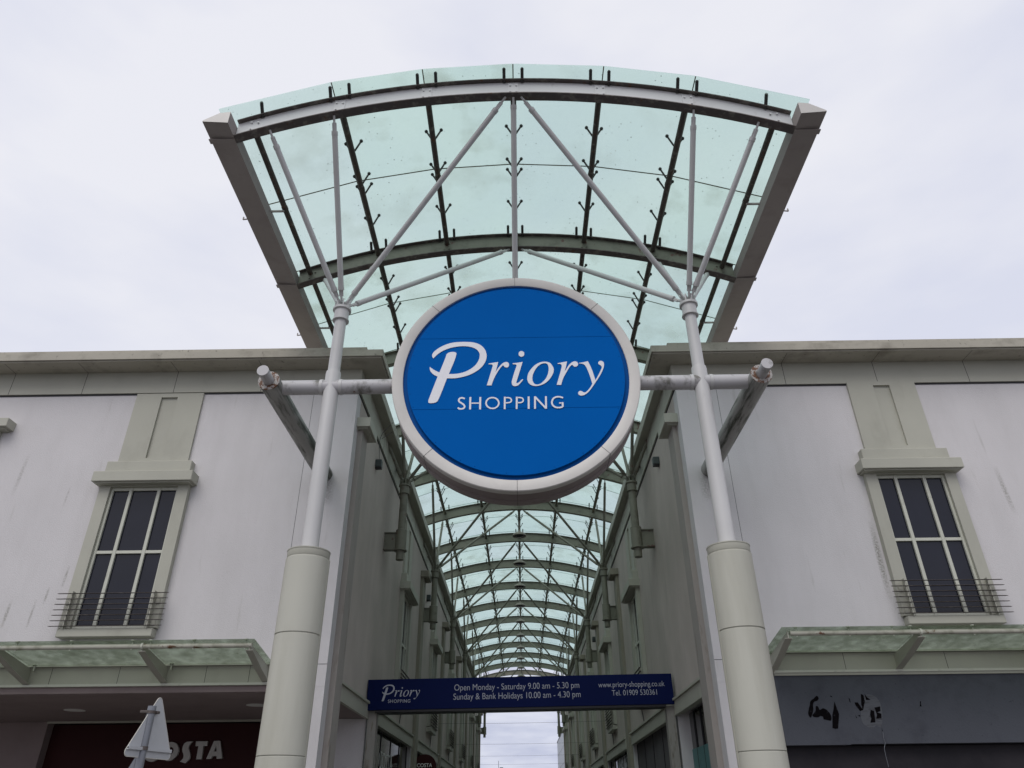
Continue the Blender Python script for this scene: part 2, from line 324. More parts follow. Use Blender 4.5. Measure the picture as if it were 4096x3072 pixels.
def text(name, s, material, p0, p1, cap, parent=None, depth=.003, M=None, off=.0):
    """a line of lettering from baseline point p0 to p1 (x,z), capital height cap; M maps the XZ sheet into place"""
    cu = bpy.data.curves.new(name, 'FONT'); cu.body = s; cu.size = 1; cu.extrude = .0015 / max(cap, .01); cu.offset = off - .007
    me = from_curve(cu)
    xs = [v.co.x for v in me.vertices]; x0, x1 = min(xs), max(xs)
    d = Vector((p1[0] - p0[0], p1[1] - p0[1])); ang = math.atan2(d.y, d.x)
    sx = d.length / (x1 - x0); sy = cap / .729
    A = Matrix.Translation((p0[0], 0, p0[1])) @ Matrix.Rotation(-ang, 4, 'Y') @ Matrix.Rotation(PI / 2, 4, 'X') @ Matrix.Diagonal((sx, sy, cap, 1)) @ Matrix.Translation((-x0, 0, 0))
    me.transform((M or Matrix()) @ A); me.materials.clear(); me.materials.append(material); me.name = name
    return link(bpy.data.objects.new(name, me), parent)
# traced outlines (metres, sign plane)
PRIORY=[[[-1.097,0.271,1],[-1.113,0.302],[-1.112,0.34],[-1.087,0.382],[-1.024,0.439],[-0.948,0.484],[-0.858,0.516],[-0.767,0.527],[-0.676,0.528],[-0.585,0.521],[-0.507,0.496],[-0.448,0.453],[-0.408,0.394],[-0.388,0.324],[-0.389,0.263],[-0.406,0.202],[-0.444,0.135],[-0.5,0.076],[-0.575,0.025],[-0.657,-0.011],[-0.739,-0.033],[-0.814,-0.043],[-0.903,-0.041,1],[-0.953,-0.211],[-1.0,-0.354],[-1.023,-0.393],[-1.063,-0.409],[-1.106,-0.411],[-1.128,-0.402],[-1.131,-0.381],[-1.122,-0.338],[-1.076,-0.18],[-1.027,-0.012,1],[-1.076,0.015],[-1.119,0.06],[-1.136,0.105],[-1.136,0.139,1],[-1.116,0.12],[-1.066,0.082],[-1.006,0.049,1],[-0.962,0.189],[-0.931,0.295],[-0.922,0.333],[-0.892,0.36],[-0.853,0.369],[-0.814,0.366],[-0.793,0.35],[-0.794,0.316],[-0.816,0.224],[-0.881,0.024,1],[-0.816,0.023],[-0.74,0.032],[-0.659,0.059],[-0.583,0.107],[-0.521,0.174],[-0.487,0.249],[-0.479,0.318],[-0.492,0.364],[-0.525,0.407],[-0.577,0.437],[-0.649,0.456],[-0.727,0.46],[-0.817,0.449],[-0.901,0.425],[-0.977,0.388],[-1.039,0.339],[-1.076,0.297]],[[-0.36,0.178,1],[-0.297,0.189],[-0.232,0.2,1],[-0.247,0.129],[-0.268,0.04,1],[-0.238,0.095],[-0.205,0.143],[-0.171,0.18],[-0.142,0.195],[-0.121,0.198],[-0.098,0.186],[-0.089,0.156],[-0.096,0.127],[-0.113,0.113],[-0.13,0.113],[-0.149,0.123],[-0.161,0.143],[-0.174,0.143],[-0.201,0.111],[-0.238,0.05],[-0.275,-0.027],[-0.3,-0.094],[-0.32,-0.159,1],[-0.38,-0.158,1],[-0.346,-0.026],[-0.314,0.101],[-0.305,0.14],[-0.31,0.157],[-0.326,0.165],[-0.358,0.166,1]],[[-0.041,0.176,1],[0.03,0.184],[0.091,0.196,1],[0.066,0.104],[0.027,-0.037],[0.006,-0.113],[0.007,-0.128],[0.018,-0.131],[0.039,-0.119],[0.064,-0.09],[0.085,-0.07,1],[0.095,-0.08,1],[0.067,-0.117],[0.034,-0.157],[0.005,-0.173],[-0.024,-0.174],[-0.046,-0.158],[-0.055,-0.127],[-0.052,-0.088],[-0.018,0.042],[0.008,0.125],[0.011,0.145],[0.0,0.158],[-0.04,0.162,1]],[[0.116,0.322],[0.113,0.305],[0.105,0.291],[0.092,0.282],[0.077,0.278],[0.063,0.282],[0.05,0.292],[0.042,0.307],[0.04,0.324],[0.043,0.341],[0.051,0.355],[0.064,0.365],[0.079,0.368],[0.093,0.364],[0.106,0.354],[0.114,0.34]],[[0.378,0.194],[0.416,0.191],[0.454,0.173],[0.476,0.143],[0.496,0.097],[0.499,0.058],[0.491,0.019],[0.464,-0.039],[0.423,-0.096],[0.378,-0.137],[0.343,-0.156],[0.297,-0.173],[0.247,-0.177],[0.198,-0.162],[0.166,-0.13],[0.15,-0.087],[0.15,-0.039],[0.167,0.024],[0.204,0.087],[0.251,0.141],[0.302,0.175],[0.34,0.19]],[[0.377,0.171],[0.411,0.163],[0.428,0.133],[0.433,0.079],[0.422,0.01],[0.395,-0.057],[0.356,-0.11],[0.314,-0.145],[0.277,-0.155],[0.244,-0.146],[0.222,-0.112],[0.215,-0.064],[0.223,-0.006],[0.245,0.052],[0.28,0.111],[0.327,0.154]],[[0.555,0.167,1],[0.611,0.18],[0.68,0.194,1],[0.664,0.121],[0.642,0.036,1],[0.668,0.081],[0.704,0.14],[0.745,0.179],[0.779,0.193],[0.807,0.186],[0.824,0.158],[0.815,0.125],[0.786,0.109],[0.764,0.119],[0.746,0.139],[0.714,0.113],[0.666,0.029],[0.623,-0.054],[0.598,-0.125],[0.588,-0.165,1],[0.529,-0.164,1],[0.563,-0.047],[0.599,0.082],[0.607,0.128],[0.601,0.148],[0.582,0.157],[0.554,0.157,1]],[[0.838,0.167,1],[0.89,0.176],[0.955,0.193,1],[0.982,0.122],[1.009,0.03],[1.036,-0.103,1],[1.077,-0.029],[1.115,0.048],[1.133,0.093],[1.126,0.12],[1.1,0.14],[1.091,0.166],[1.106,0.189],[1.131,0.195],[1.158,0.178],[1.166,0.139],[1.151,0.073],[1.105,-0.023],[1.049,-0.113],[0.988,-0.207],[0.935,-0.276],[0.883,-0.319],[0.839,-0.33],[0.807,-0.315],[0.802,-0.29],[0.816,-0.265],[0.838,-0.261],[0.859,-0.272],[0.883,-0.285],[0.913,-0.269],[0.955,-0.22],[0.988,-0.163],[0.988,-0.131],[0.962,-0.008],[0.93,0.097],[0.905,0.14],[0.872,0.156],[0.839,0.159,1]]]
SHOPPING=[[0.0263,[[-0.662,-0.35],[-0.696,-0.336],[-0.727,-0.344],[-0.739,-0.372],[-0.727,-0.397],[-0.698,-0.417],[-0.67,-0.443],[-0.662,-0.47],[-0.678,-0.492],[-0.706,-0.498],[-0.732,-0.494],[-0.749,-0.48]]],[0.0292,[[-0.591,-0.327,1],[-0.591,-0.508,1]]],[0.0292,[[-0.463,-0.329,1],[-0.463,-0.51,1]]],[0.0204,[[-0.576,-0.418,1],[-0.476,-0.418,1]]],[0.0248,[[-0.223,-0.422],[-0.225,-0.44],[-0.232,-0.457],[-0.242,-0.472],[-0.256,-0.485],[-0.272,-0.494],[-0.291,-0.499],[-0.31,-0.499],[-0.328,-0.496],[-0.346,-0.488],[-0.361,-0.477],[-0.373,-0.463],[-0.382,-0.446],[-0.387,-0.428],[-0.387,-0.41],[-0.383,-0.392],[-0.374,-0.375],[-0.362,-0.361],[-0.347,-0.35],[-0.329,-0.343],[-0.31,-0.34],[-0.291,-0.342],[-0.273,-0.347],[-0.256,-0.357],[-0.243,-0.37],[-0.232,-0.386],[-0.226,-0.403],[-0.223,-0.422]]],[0.0277,[[-0.146,-0.331,1],[-0.149,-0.513,1]]],[0.0219,[[-0.132,-0.345,1],[-0.102,-0.345],[-0.073,-0.356],[-0.061,-0.384],[-0.074,-0.411],[-0.103,-0.419],[-0.133,-0.421,1]]],[0.0277,[[0.008,-0.333,1],[0.004,-0.513,1]]],[0.0219,[[0.022,-0.347,1],[0.052,-0.347],[0.079,-0.357],[0.091,-0.385],[0.078,-0.412],[0.051,-0.421],[0.021,-0.422,1]]],[0.0292,[[0.161,-0.333,1],[0.158,-0.514,1]]],[0.0277,[[0.242,-0.333,1],[0.239,-0.515,1]]],[0.0277,[[0.243,-0.339,1],[0.378,-0.511,1]]],[0.0277,[[0.383,-0.334,1],[0.38,-0.515,1]]],[0.0263,[[0.603,-0.361],[0.567,-0.347],[0.523,-0.345],[0.479,-0.368],[0.457,-0.421],[0.468,-0.467],[0.501,-0.496],[0.546,-0.503],[0.591,-0.494]]],[0.0277,[[0.593,-0.495,1],[0.595,-0.425,1]]],[0.0204,[[0.549,-0.437,1],[0.58,-0.437,1]]]]
COSTA=[[[-0.561,0.094,1],[-0.627,0.129],[-0.684,0.137],[-0.743,0.126],[-0.801,0.074],[-0.829,0.0],[-0.819,-0.074],[-0.775,-0.133],[-0.709,-0.166],[-0.642,-0.171],[-0.585,-0.149],[-0.551,-0.12,1],[-0.584,-0.054,1],[-0.62,-0.076],[-0.669,-0.079],[-0.715,-0.06],[-0.738,-0.03],[-0.737,0.014],[-0.709,0.051],[-0.67,0.062],[-0.617,0.05],[-0.568,0.02,1]],[[-0.365,0.149],[-0.286,0.129],[-0.228,0.076],[-0.205,0.009],[-0.217,-0.064],[-0.262,-0.123],[-0.328,-0.159],[-0.395,-0.155],[-0.46,-0.121],[-0.503,-0.062],[-0.512,0.012],[-0.484,0.086],[-0.429,0.134]],[[-0.363,0.066],[-0.318,0.051],[-0.296,0.01],[-0.307,-0.034],[-0.341,-0.063],[-0.388,-0.059],[-0.421,-0.026],[-0.42,0.026],[-0.395,0.059]],[[0.025,0.156,1],[-0.016,0.112],[-0.032,0.052],[-0.006,-0.007],[0.023,-0.067],[0.021,-0.133],[-0.038,-0.202,1],[-0.139,-0.175,1],[-0.096,-0.124],[-0.097,-0.066],[-0.131,-0.006],[-0.144,0.053],[-0.125,0.116],[-0.082,0.15,1]],[[0.084,0.154,1],[0.3,0.155,1],[0.299,0.079,1],[0.237,0.08,1],[0.245,-0.138,1],[0.149,-0.141,1],[0.145,0.08,1],[0.09,0.077,1]],[[0.416,0.16,1],[0.529,0.159,1],[0.621,-0.131,1],[0.52,-0.134,1],[0.511,-0.089,1],[0.437,-0.089,1],[0.417,-0.136,1],[0.331,-0.136,1]],[[0.472,0.085,1],[0.497,-0.016,1],[0.446,-0.013,1]]]
MARKS=[[[4.216,3.074],[4.237,3.045],[4.212,3.012],[4.164,2.997],[4.138,2.956],[4.13,2.899],[4.102,2.835],[4.067,2.791],[4.047,2.843],[4.07,2.908],[4.094,2.956],[4.113,3.005],[4.164,3.038]],[[4.173,2.935],[4.203,2.935],[4.22,2.89],[4.268,2.91],[4.316,2.889],[4.356,2.832],[4.36,2.776],[4.341,2.748,1],[4.245,2.769,1],[4.244,2.801],[4.211,2.81],[4.172,2.794],[4.113,2.803],[4.105,2.827],[4.155,2.875]],[[4.451,2.998,1],[4.467,2.896,1],[4.479,2.835,1],[4.422,2.648,1],[4.382,2.645,1],[4.346,2.657,1],[4.382,2.824,1],[4.422,2.913,1]],[[4.85,3.093,1],[4.882,3.08,1],[4.883,2.998,1],[4.853,2.933],[4.826,2.876,1],[4.822,2.949,1]],[[4.734,2.983,1],[4.778,2.982,1],[4.828,2.884,1],[4.785,2.869,1],[4.741,2.942]],[[4.904,3.096,1],[4.926,3.046,1],[4.971,3.013,1],[4.905,3.014,1]],[[4.998,2.915,1],[5.08,2.926,1],[5.069,2.866,1],[5.016,2.85,1],[5.073,2.833,1],[5.059,2.773,1],[4.987,2.77,1],[5.008,2.818,1]],[[4.937,2.883,1],[4.981,2.867,1],[4.961,2.722,1],[4.891,2.719,1],[4.917,2.771,1],[4.912,2.819,1]],[[4.408,3.078,1],[4.432,3.066,1],[4.433,3.053,1],[4.409,3.066,1]],[[4.664,3.041,1],[4.676,3.032,1],[4.676,2.979,1],[4.666,2.992,1]],[[5.662,2.99,1],[5.677,2.986,1],[5.662,2.949,1],[5.667,2.921,1],[5.64,2.921,1],[5.655,2.957,1]],[[4.706,2.817,1],[4.719,2.781,1],[4.706,2.781,1]],[[4.736,2.813,1],[4.772,2.816,1],[4.767,2.796,1]],[[5.031,2.658,1],[5.034,2.603,1],[5.026,2.607,1]]]
SCUFF=[[[4.852,3.007],[4.919,3.08],[4.999,3.079],[5.067,3.037],[5.097,2.947],[5.077,2.774],[5.02,2.659],[4.966,2.683],[4.887,2.644],[4.783,2.717],[4.791,2.853]]]
CABLE=[[[5.029,2.602],[5.021,2.524],[5.026,2.462],[4.995,2.392],[4.991,2.312],[4.993,2.164]]]
# ================================================================ constants taken from the photograph's geometry
YF = 11.38; WL, WR = -2.866, 2.841          # facade plane, passage walls
Y0, BAY = 8.504, 6.487                      # front masts, spacing of the columns behind
CXL, CXR = -2.51, 2.475
YEND = 54.2
def zlow(x): return 10.44 - (9.65 - math.sqrt(9.65 ** 2 - x * x))      # underside of an arch at x
def zgl(x): return 10.87 - (9.86 - math.sqrt(9.86 ** 2 - x * x))       # underside of the glass at x
ARCHY = [6.88 + 3.2436 * n for n in range(16)]
side_word = {-1: 'left', 1: 'right'}
ordw = ['first', 'second', 'third', 'fourth', 'fifth', 'sixth', 'seventh', 'eighth', 'ninth', 'tenth']

# ================================================================ ground
o = MB().box(-400, 400, -300, 600, -.3, 0).build('ground', M_PAVE); tag(o, kind='structure')
o = MB().box(-200, 200, -9, 4.6, .002, .006).build('road', mat('asphalt', (.05, .05, .052), .9, dirt=(.08, .08, .08), damt=.5, dscale=4, dlo=.4, dhi=.7)); tag(o, kind='structure')
mb = MB()
for k in range(-40, 41): mb.box(k * 1.0 - .45, k * 1.0 + .45, 4.6, 4.74, .0, .12, .01)
o = mb.build('kerb', M_TRIM); tag(o, kind='structure')

# ================================================================ buildings
def window_parts(parent, cx, wall_M, dz=0, label=None):
    """window with surround, header, pilaster above and basket rail; local x along the wall, -y out of it"""
    T = wall_M @ Matrix.Translation((cx, 0, dz))
    mb = MB()                                                     # surround
    mb.box(-.745, -.565, -.10, .05, 4.12, 6.45); mb.box(.565, .745, -.10, .05, 4.12, 6.45); mb.box(-.565, .565, -.10, .05, 6.41, 6.45)
    w = mb.build('window', M_TRIM, parent); w.matrix_local = T
    if label: w['label'] = label
    MB().box(-.565, .565, -.012, .02, 4.12, 6.41).build('pane', M_PANE, w)
    mb = MB()
    for x0, x1 in ((-.565, -.525), (-.262, -.208), (.208, .262), (.525, .565)): mb.box(x0, x1, -.05, -.0125, 4.12, 6.41, .004)
    for z in (4.12, 5.285, 6.36):
        for x0, x1 in ((-.525, -.262), (-.208, .208), (.262, .525)): mb.box(x0, x1, -.046, -.0125, z, z + .05, .004)
    mb.build('frame', M_FRAME, w)
    mb = MB().box(-.83, .83, -.26, .02, 6.45, 6.63, .008).box(-.72, .72, -.14, .02, 6.632, 6.86, .008)
    mb.box(-.79, .79, -.22, .02, 6.43, 6.449); mb.build('header', M_TRIM, w)
    mb = MB()                                                     # flat pilaster up to the frieze with a sunk panel
    mb.box(-.60, -.145, -.045, .02, 6.862, 8.23).box(.145, .60, -.045, .02, 6.862, 8.23).box(-.145, .145, -.045, .02, 8.15, 8.23).box(-.145, .145, -.045, .02, 6.862, 6.96)
    mb.box(-.145, .145, -.006, .02, 6.96, 8.15).build('upper_panel', M_TRIM, w)
    MB().box(-.72, .72, -.15, .02, 3.985, 4.105, .008).build('sill', M_TRIM, w)
    mb = MB()
    for k in range(7):
        z = 4.135 + k * .081
        mb.prism([(-.86, -.175), (-.83, -.155), (.83, -.155), (.86, -.175), (.83, -.193), (-.83, -.193)], z, z + .005)
    r_ = mb.build('basket_rail', M_RAIL, w)
    for sx in (-1, 1):
        mb = MB(); mb.box(sx * .63 - .006, sx * .63 + .006, -.175, -.101, 4.10, 4.66).box(sx * .69 - .028, sx * .69 + .028, -.115, -.101, 4.15, 4.23).box(sx * .69 - .028, sx * .69 + .028, -.115, -.101, 4.47, 4.55)
        mb.build('rail_bracket', M_TRIM, w)
    return w
def building(side):
    word = side_word[side]; X = WL if side < 0 else WR
    lab = {-1: 'pale rendered two storey shopping block left of the glazed passage, over the red coffee shop', 1: 'pale rendered two storey shopping block right of the glazed passage, over the blank grey fascia'}[side]
    B = empty('shopping_building', lab, 'building', group='rendered blocks either side of the passage')
    def bx(mb, x0, x1, *r, **k):                                 # x measured outward from the passage centre
        a, b = sorted((side * x0, side * x1)); return mb.box(a, b, *r, **k)
    A = abs(X); zt = 3.28
    # upper storey
    bx(MB(), A, 26, YF, YEND, zt, 8.75).build('wall', M_PLAST, B)
    bx(MB(), A - .004, A + .01, YF + .30, YEND, zt, 8.22).build('passage_wall', M_PLAST2, B)  # thin overlay on the wall, carries the painted-in passage shade and the dirt
    # ground floor: corner pier, passage piers, masses behind
    bx(MB(), A, 3.66, YF + .001, 11.95, 0, 3.279).build('corner_pier', M_PLAST, B)
    if side < 0:
        mb = MB(); bx(mb, A, 3.70, 14.70, 15.7, 0, 3.205); mb.build('rear_wall', M_PLAST, B); bx(MB(), 8.74, 26, 14.70, 15.4, 0, 3.205).build('rear_wall', M_SOFF, B)
        bx(MB(), 3.70, 26, 15.05, YEND, 0, 3.205).build('shop_core', M_DARKSH, B)
        bx(MB(), A + .02, 26, YF + .02, 15.7, 3.21, 3.279).build('soffit', M_SOFF, B)
        bx(MB(), 3.70, 8.74, 14.66, 14.72, 3.175, 3.209).build('soffit_trim', M_TRIM, B)
        for x, y in ((-7.42, 13.12), (-4.27, 12.74), (-10.6, 13.5)):
            MB().lathe([(.10, 3.200), (.165, 3.203), (.165, 3.2095)], (x, y, 0), 24).build('downlight', M_CLETW, B)
    else:
        bx(MB(), 3.66, 26, 11.62, YEND, 0, 3.279).build('shop_core', M_DARKSH, B)
        bx(MB(), 3.18, 3.659, 11.96, YEND, 0, 3.279).build('shop_core', M_DARKSH, B)
        bx(MB(), A, 3.18, 14.62, 15.5, 0, 3.279).build('passage_pier', M_PLAST, B)
    k0 = 0 if side < 0 else 0
    for k in range(0, 6):
        yc = 21.48 + k * BAY; bx(MB(), A, 3.3, yc - .62, yc + .55, 0, 3.279).build('passage_pier', M_PLAST, B)
    # shopfront infill panels along the passage
    fills = {-1: [G_SHOP, M_MAROON, M_DARKSH, M_BOARD, M_DARKSH, M_BOARD], 1: [M_BOARD, G_SHOP, M_MAROON, M_DARKSH, M_BOARD, M_DARKSH]}[side]
    for k in range(6):
        ya, yb = 15.7 + k * BAY - (.0 if k == 0 else .2), 20.86 + k * BAY
        o = bx(MB(), A + .10, 3.25, ya, yb, 0, 3.279).build('shopfront', fills[k], B)
        mb = MB(); n = 4
        for j in range(n + 1):
            y = ya + (yb - ya) * j / n; bx(mb, A + .085, A + .10, y - .012, y + .012, 0, 3.2)
        mb.build('glazing_bar', M_BLACK, o)
    # lintels with a ledge over every shopfront
    spans = [(12.05, 14.62)] + [(15.62 + k * BAY - (0 if k == 0 else .13), 20.86 + k * BAY) for k in range(6)]
    for ya, yb in spans:
        mb = MB(); bx(mb, A - .05, A + .12, ya, yb, 3.22, 3.43, bev=.006); bx(mb, A - .085, A - .0, ya, yb, 3.432, 3.47); bx(mb, A - .06, A - .0, ya, yb, 3.19, 3.218)
        mb.build('lintel', M_TRIM, B)
    # frieze (front and passage) with open joints, cornice
    mb = MB(); c = side
    fr = [(A - .04, YF - .04), (26, YF - .04), (26, YF + .1), (A + .1, YF + .1), (A + .1, YEND), (A - .04, YEND)]
    mb.prism([(c * a, b) for a, b in fr], 8.25, 8.688); mb.build('frieze', M_TRIM, B)
    mb = MB(); mb.prism([(c * a, b) for a, b in [(A - .015, YF - .015), (26, YF - .015), (26, YF + .1), (A + .1, YF + .1), (A + .1, YEND), (A - .015, YEND)]], 8.225, 8.2495); mb.build('shadow_bead', M_BLACK, B)
    mb = MB()
    mb.prism([(c * a, b) for a, b in [(2.42, 10.96), (26, 10.96), (26, 12.2), (3.2, 12.2), (2.42, 12.05)]], 8.69, 8.83)
    mb.prism([(c * a, b) for a, b in [(2.72, 11.06), (26, 11.06), (26, 12.2), (3.2, 12.2), (2.72, 12.0)]], 8.852, 8.985)
    mb.build('cornice', M_LEDGE, B)
    MB().prism([(c * a, b) for a, b in [(2.75, 11.09), (25.9, 11.09), (25.9, 12.1), (3.2, 12.1), (2.75, 11.95)]], 8.831, 8.851).build('shadow_joint', M_BLACK, B)
    mb = MB(); mb.prism([(c * a, b) for a, b in [(2.39, 10.925), (26, 10.925), (26, 10.95), (2.412, 10.95), (2.412, 12.04), (2.39, 12.04)]], 8.715, 8.845); mb.build('cornice_trim', M_LEDGE, B)
    mb = MB(); mb.prism([(c * a, b) for a, b in [(2.655, 12.21), (3.3, 12.21), (3.3, YEND), (2.655, YEND)]], 8.69, 8.80)
    mb.prism([(c * a, b) for a, b in [(2.625, 12.21), (2.65, 12.21), (2.65, YEND), (2.625, YEND)]], 8.66, 8.86); mb.build('eaves_gutter', M_TRIM, B)
    bx(MB(), 3.3, 26, 12.21, YEND, 8.752, 8.95).build('roof', M_GUT, B)
    mb = MB()                                                    # open joints between the frieze and soffit panels
    xs = [-9.19, -7.86, -6.2, -4.62] if side < 0 else [3.25, 4.81, 6.45, 8.09, 9.7]
    for x in xs:
        mb.box(x - .004, x + .004, YF - .0415, YF - .03, 8.25, 8.686).box(x - .004, x + .004, 10.99, YF - .04, 8.6885, 8.6895)
    for k in range(16):
        y = 13.9 + 2.6 * k; bx(mb, A - .0415, A - .03, y - .004, y + .004, 8.25, 8.686)
    xj = -3.66 if side < 0 else 3.56
    mb.box(xj - .003, xj + .003, YF - .0012, YF + .01, 3.6, 8.22)
    bx(mb, A + .0, A + .30, YF - .0012, YF + .01, 3.585, 3.593)
    mb.build('panel_joint', M_BLACK, B)
    # pilasters on the passage wall under small headers
    for k in range(7):
        y = 11.875 if k == 0 else 21.27 + (k - 1) * BAY
        hw = .215 if k == 0 else .27
        p = MB(); bx(p, A - .09, A + .01, y - hw, y + hw, 0 if k else 0, 7.60 if k else 7.62)
        p = p.build('pilaster', M_PIER if k == 0 else M_PILA, B)
        q = MB(); bx(q, A - .24, A + .01, y - .34, y + .34, 7.62, 7.80, bev=.006); bx(q, A - .19, A + .01, y - .29, y + .29, 7.60, 7.618); q.build('header', M_TRIM if k == 0 else M_PILA, p)
    # windows
    if side < 0: win0 = window_parts(B, -6.235, Matrix.Translation((0, YF, 0)), 0)
    else: win0 = window_parts(B, 6.49, Matrix.Translation((0, YF, 0)), .05)
    for k in range(6):
        yc = 18.24 + k * BAY
        T = Matrix.Translation((X, yc, -.12)) @ Matrix.Rotation(PI / 2 * (1 if side < 0 else -1), 4, 'Z')
        w2 = copy_tree(win0, B); w2.matrix_local = T
    if side < 0:                                                 # the next pilaster header at the picture's edge
        h = MB().box(-9.75, -8.86, YF - .23, YF + .01, 7.52, 7.68, .006).box(-9.7, -8.92, YF - .18, YF + .01, 7.50, 7.518).build('header', M_TRIM, B)
        MB().box(-9.55, -9.05, YF - .08, YF + .01, 3.8, 7.498).build('pilaster', M_TRIM, h)
    # band over the shopfront, along the street
    z0 = 3.30 if side < 0 else 3.385; x0 = 3.69 if side < 0 else 3.67
    b = bx(MB(), x0, 26, YF - .05, YF + .02, z0 + .035, z0 + .27).build('fascia_band', M_TRIM, B)
    mb = MB(); bx(mb, x0, 26, YF - .085, YF - .0, z0, z0 + .033); bx(mb, x0, 26, YF - .10, YF - .0, z0 + .274, z0 + .30); mb.build('ledge', M_FRAME, b)
    mb = MB()
    for x in ([-3.98, -4.62, -5.9, -6.9, -8.3] if side < 0 else [4.72, 6.2, 7.7]): mb.box(x - .003, x + .003, YF - .0515, YF - .04, z0 + .035, z0 + .27)
    mb.build('panel_joint', M_BLACK, b)
    if side < 0: bx(MB(), x0, 26, YF - .02, YF + .25, 3.215, 3.298).build('lintel_beam', M_SOFF, B)
    return B
BL = building(-1); BR = building(1)

# right corner shop: blank fascia with marks, dark glass below, glazed bay round the corner
F = empty('shop_fascia', 'blue grey blank shop fascia with black peeled patches under the right awning', 'shop fascia', (0, 0, 0))
MB().prism([(3.665, 2.443), (4.557, 2.443), (4.557, 2.452), (12, 2.456), (12, 3.384), (3.665, 3.384)], 11.335, 11.60, 'y').build('panel', M_FASC, F)
MB().box(3.665, 12, 11.31, 11.40, 3.348, 3.384).build('top_strip', M_TRIM, F)
for q_ in MARKS: glyphs('peeled_patch', [q_], M_PEEL, Vector((0, 11.331, 0)), parent=F, depth=.002)
glyphs('scuffed_patch', SCUFF, M_SCUF, Vector((0, 11.334, 0)), parent=F, depth=.001)
mb = MB()
for a, b in zip(CABLE[0], CABLE[0][1:]): mb.tube((a[0], 11.325, a[1]), (b[0], 11.325, b[1]), .0032, seg=6)
tag(mb.build('cable', M_POLE), 'thin loose cable hanging down over the blank grey fascia', 'cable')
MB().box(3.665, 12, 11.50, 11.60, 0, 2.44).build('shop_window', M_DARKSH, F)
g = empty('corner_shop_window', 'dark corner shop window with teal board in its lower half, right side of the entrance', 'shop window')
MB().box(3.05, 3.06, 11.95, 14.62, 0, 3.22).build('pane', G_SHOP, g)
MB().box(3.035, 3.049, 11.95, 14.62, 0, 2.635).build('teal_board', M_TEAL, g)
mb = MB()
for y in (12.85, 13.65, 14.2): mb.box(3.03, 3.049, y - .006, y + .006, 0, 3.22)
mb.build('glazing_bar', M_BLACK, g)
# left coffee shop fascia
C = empty('shop_fascia', 'dark maroon coffee shop fascia with large pale COSTA letters under the left soffit', 'shop fascia')
MB().box(-8.74, -3.70, 14.90, 15.04, 0, 3.174).build('panel', M_MAROON, C)
for i, (idx, nm) in enumerate((((0,), 'C'), ((1, 2), 'O'), ((3,), 'S'), ((4,), 'T'), ((5, 6), 'A'))):
    glyphs('letter', [COSTA[j] for j in idx], M_CLET, Vector((-6.078, 14.87, 2.715)), parent=C, depth=.05)
# projecting round sign on the passage wall
P = empty('projecting_sign', 'dark round coffee shop sign reading COSTA hung from the left passage wall', 'sign', (-2.61, 22.0, 2.80))
MB().lathe([(.30, -.05), (.31, -.04), (.31, .04), (.30, .05)], seg=40, axis='y').build('disc', M_MAROON, P)
text('lettering', 'COSTA', M_CLETW, (-.205, .0), (.20, .0), .095, P, M=Matrix.Translation((0, -.054, 0)), off=.02)
MB().tube((-.3, 0, .2), (-.20, 0, .2), .012).box(-.31, -.25, -.03, .03, .1, .3).build('bracket', M_BLACK, P)
# white lettering on the first left passage window
Mw = Matrix.Translation((-2.945 + .175, 0, 0)) @ Matrix.Rotation(PI / 2, 4, 'Z')
V = text('window_lettering', 'COSTA', M_CLETW, (16.9, 2.52), (18.7, 2.52), .34, None, M=Matrix.Translation((-2.963, 0, 0)) @ Matrix.Rotation(PI / 2, 4, 'Z'))
tag(V, 'tall white COSTA letters on the dark window behind the left sign post', 'lettering')
W = MB().box(2.915, 2.938, 22.3, 25.4, 1.4, 3.12).build('window_poster', mat('patterned_poster', (.55, .56, .60), .6, dirt=(.02, .02, .025), damt=1, dscale=2.6, dstretch=(1, 1, 2), dlo=.5, dhi=.53)); tag(W, 'white poster with black scrawled pattern in the second right passage shop', 'poster')

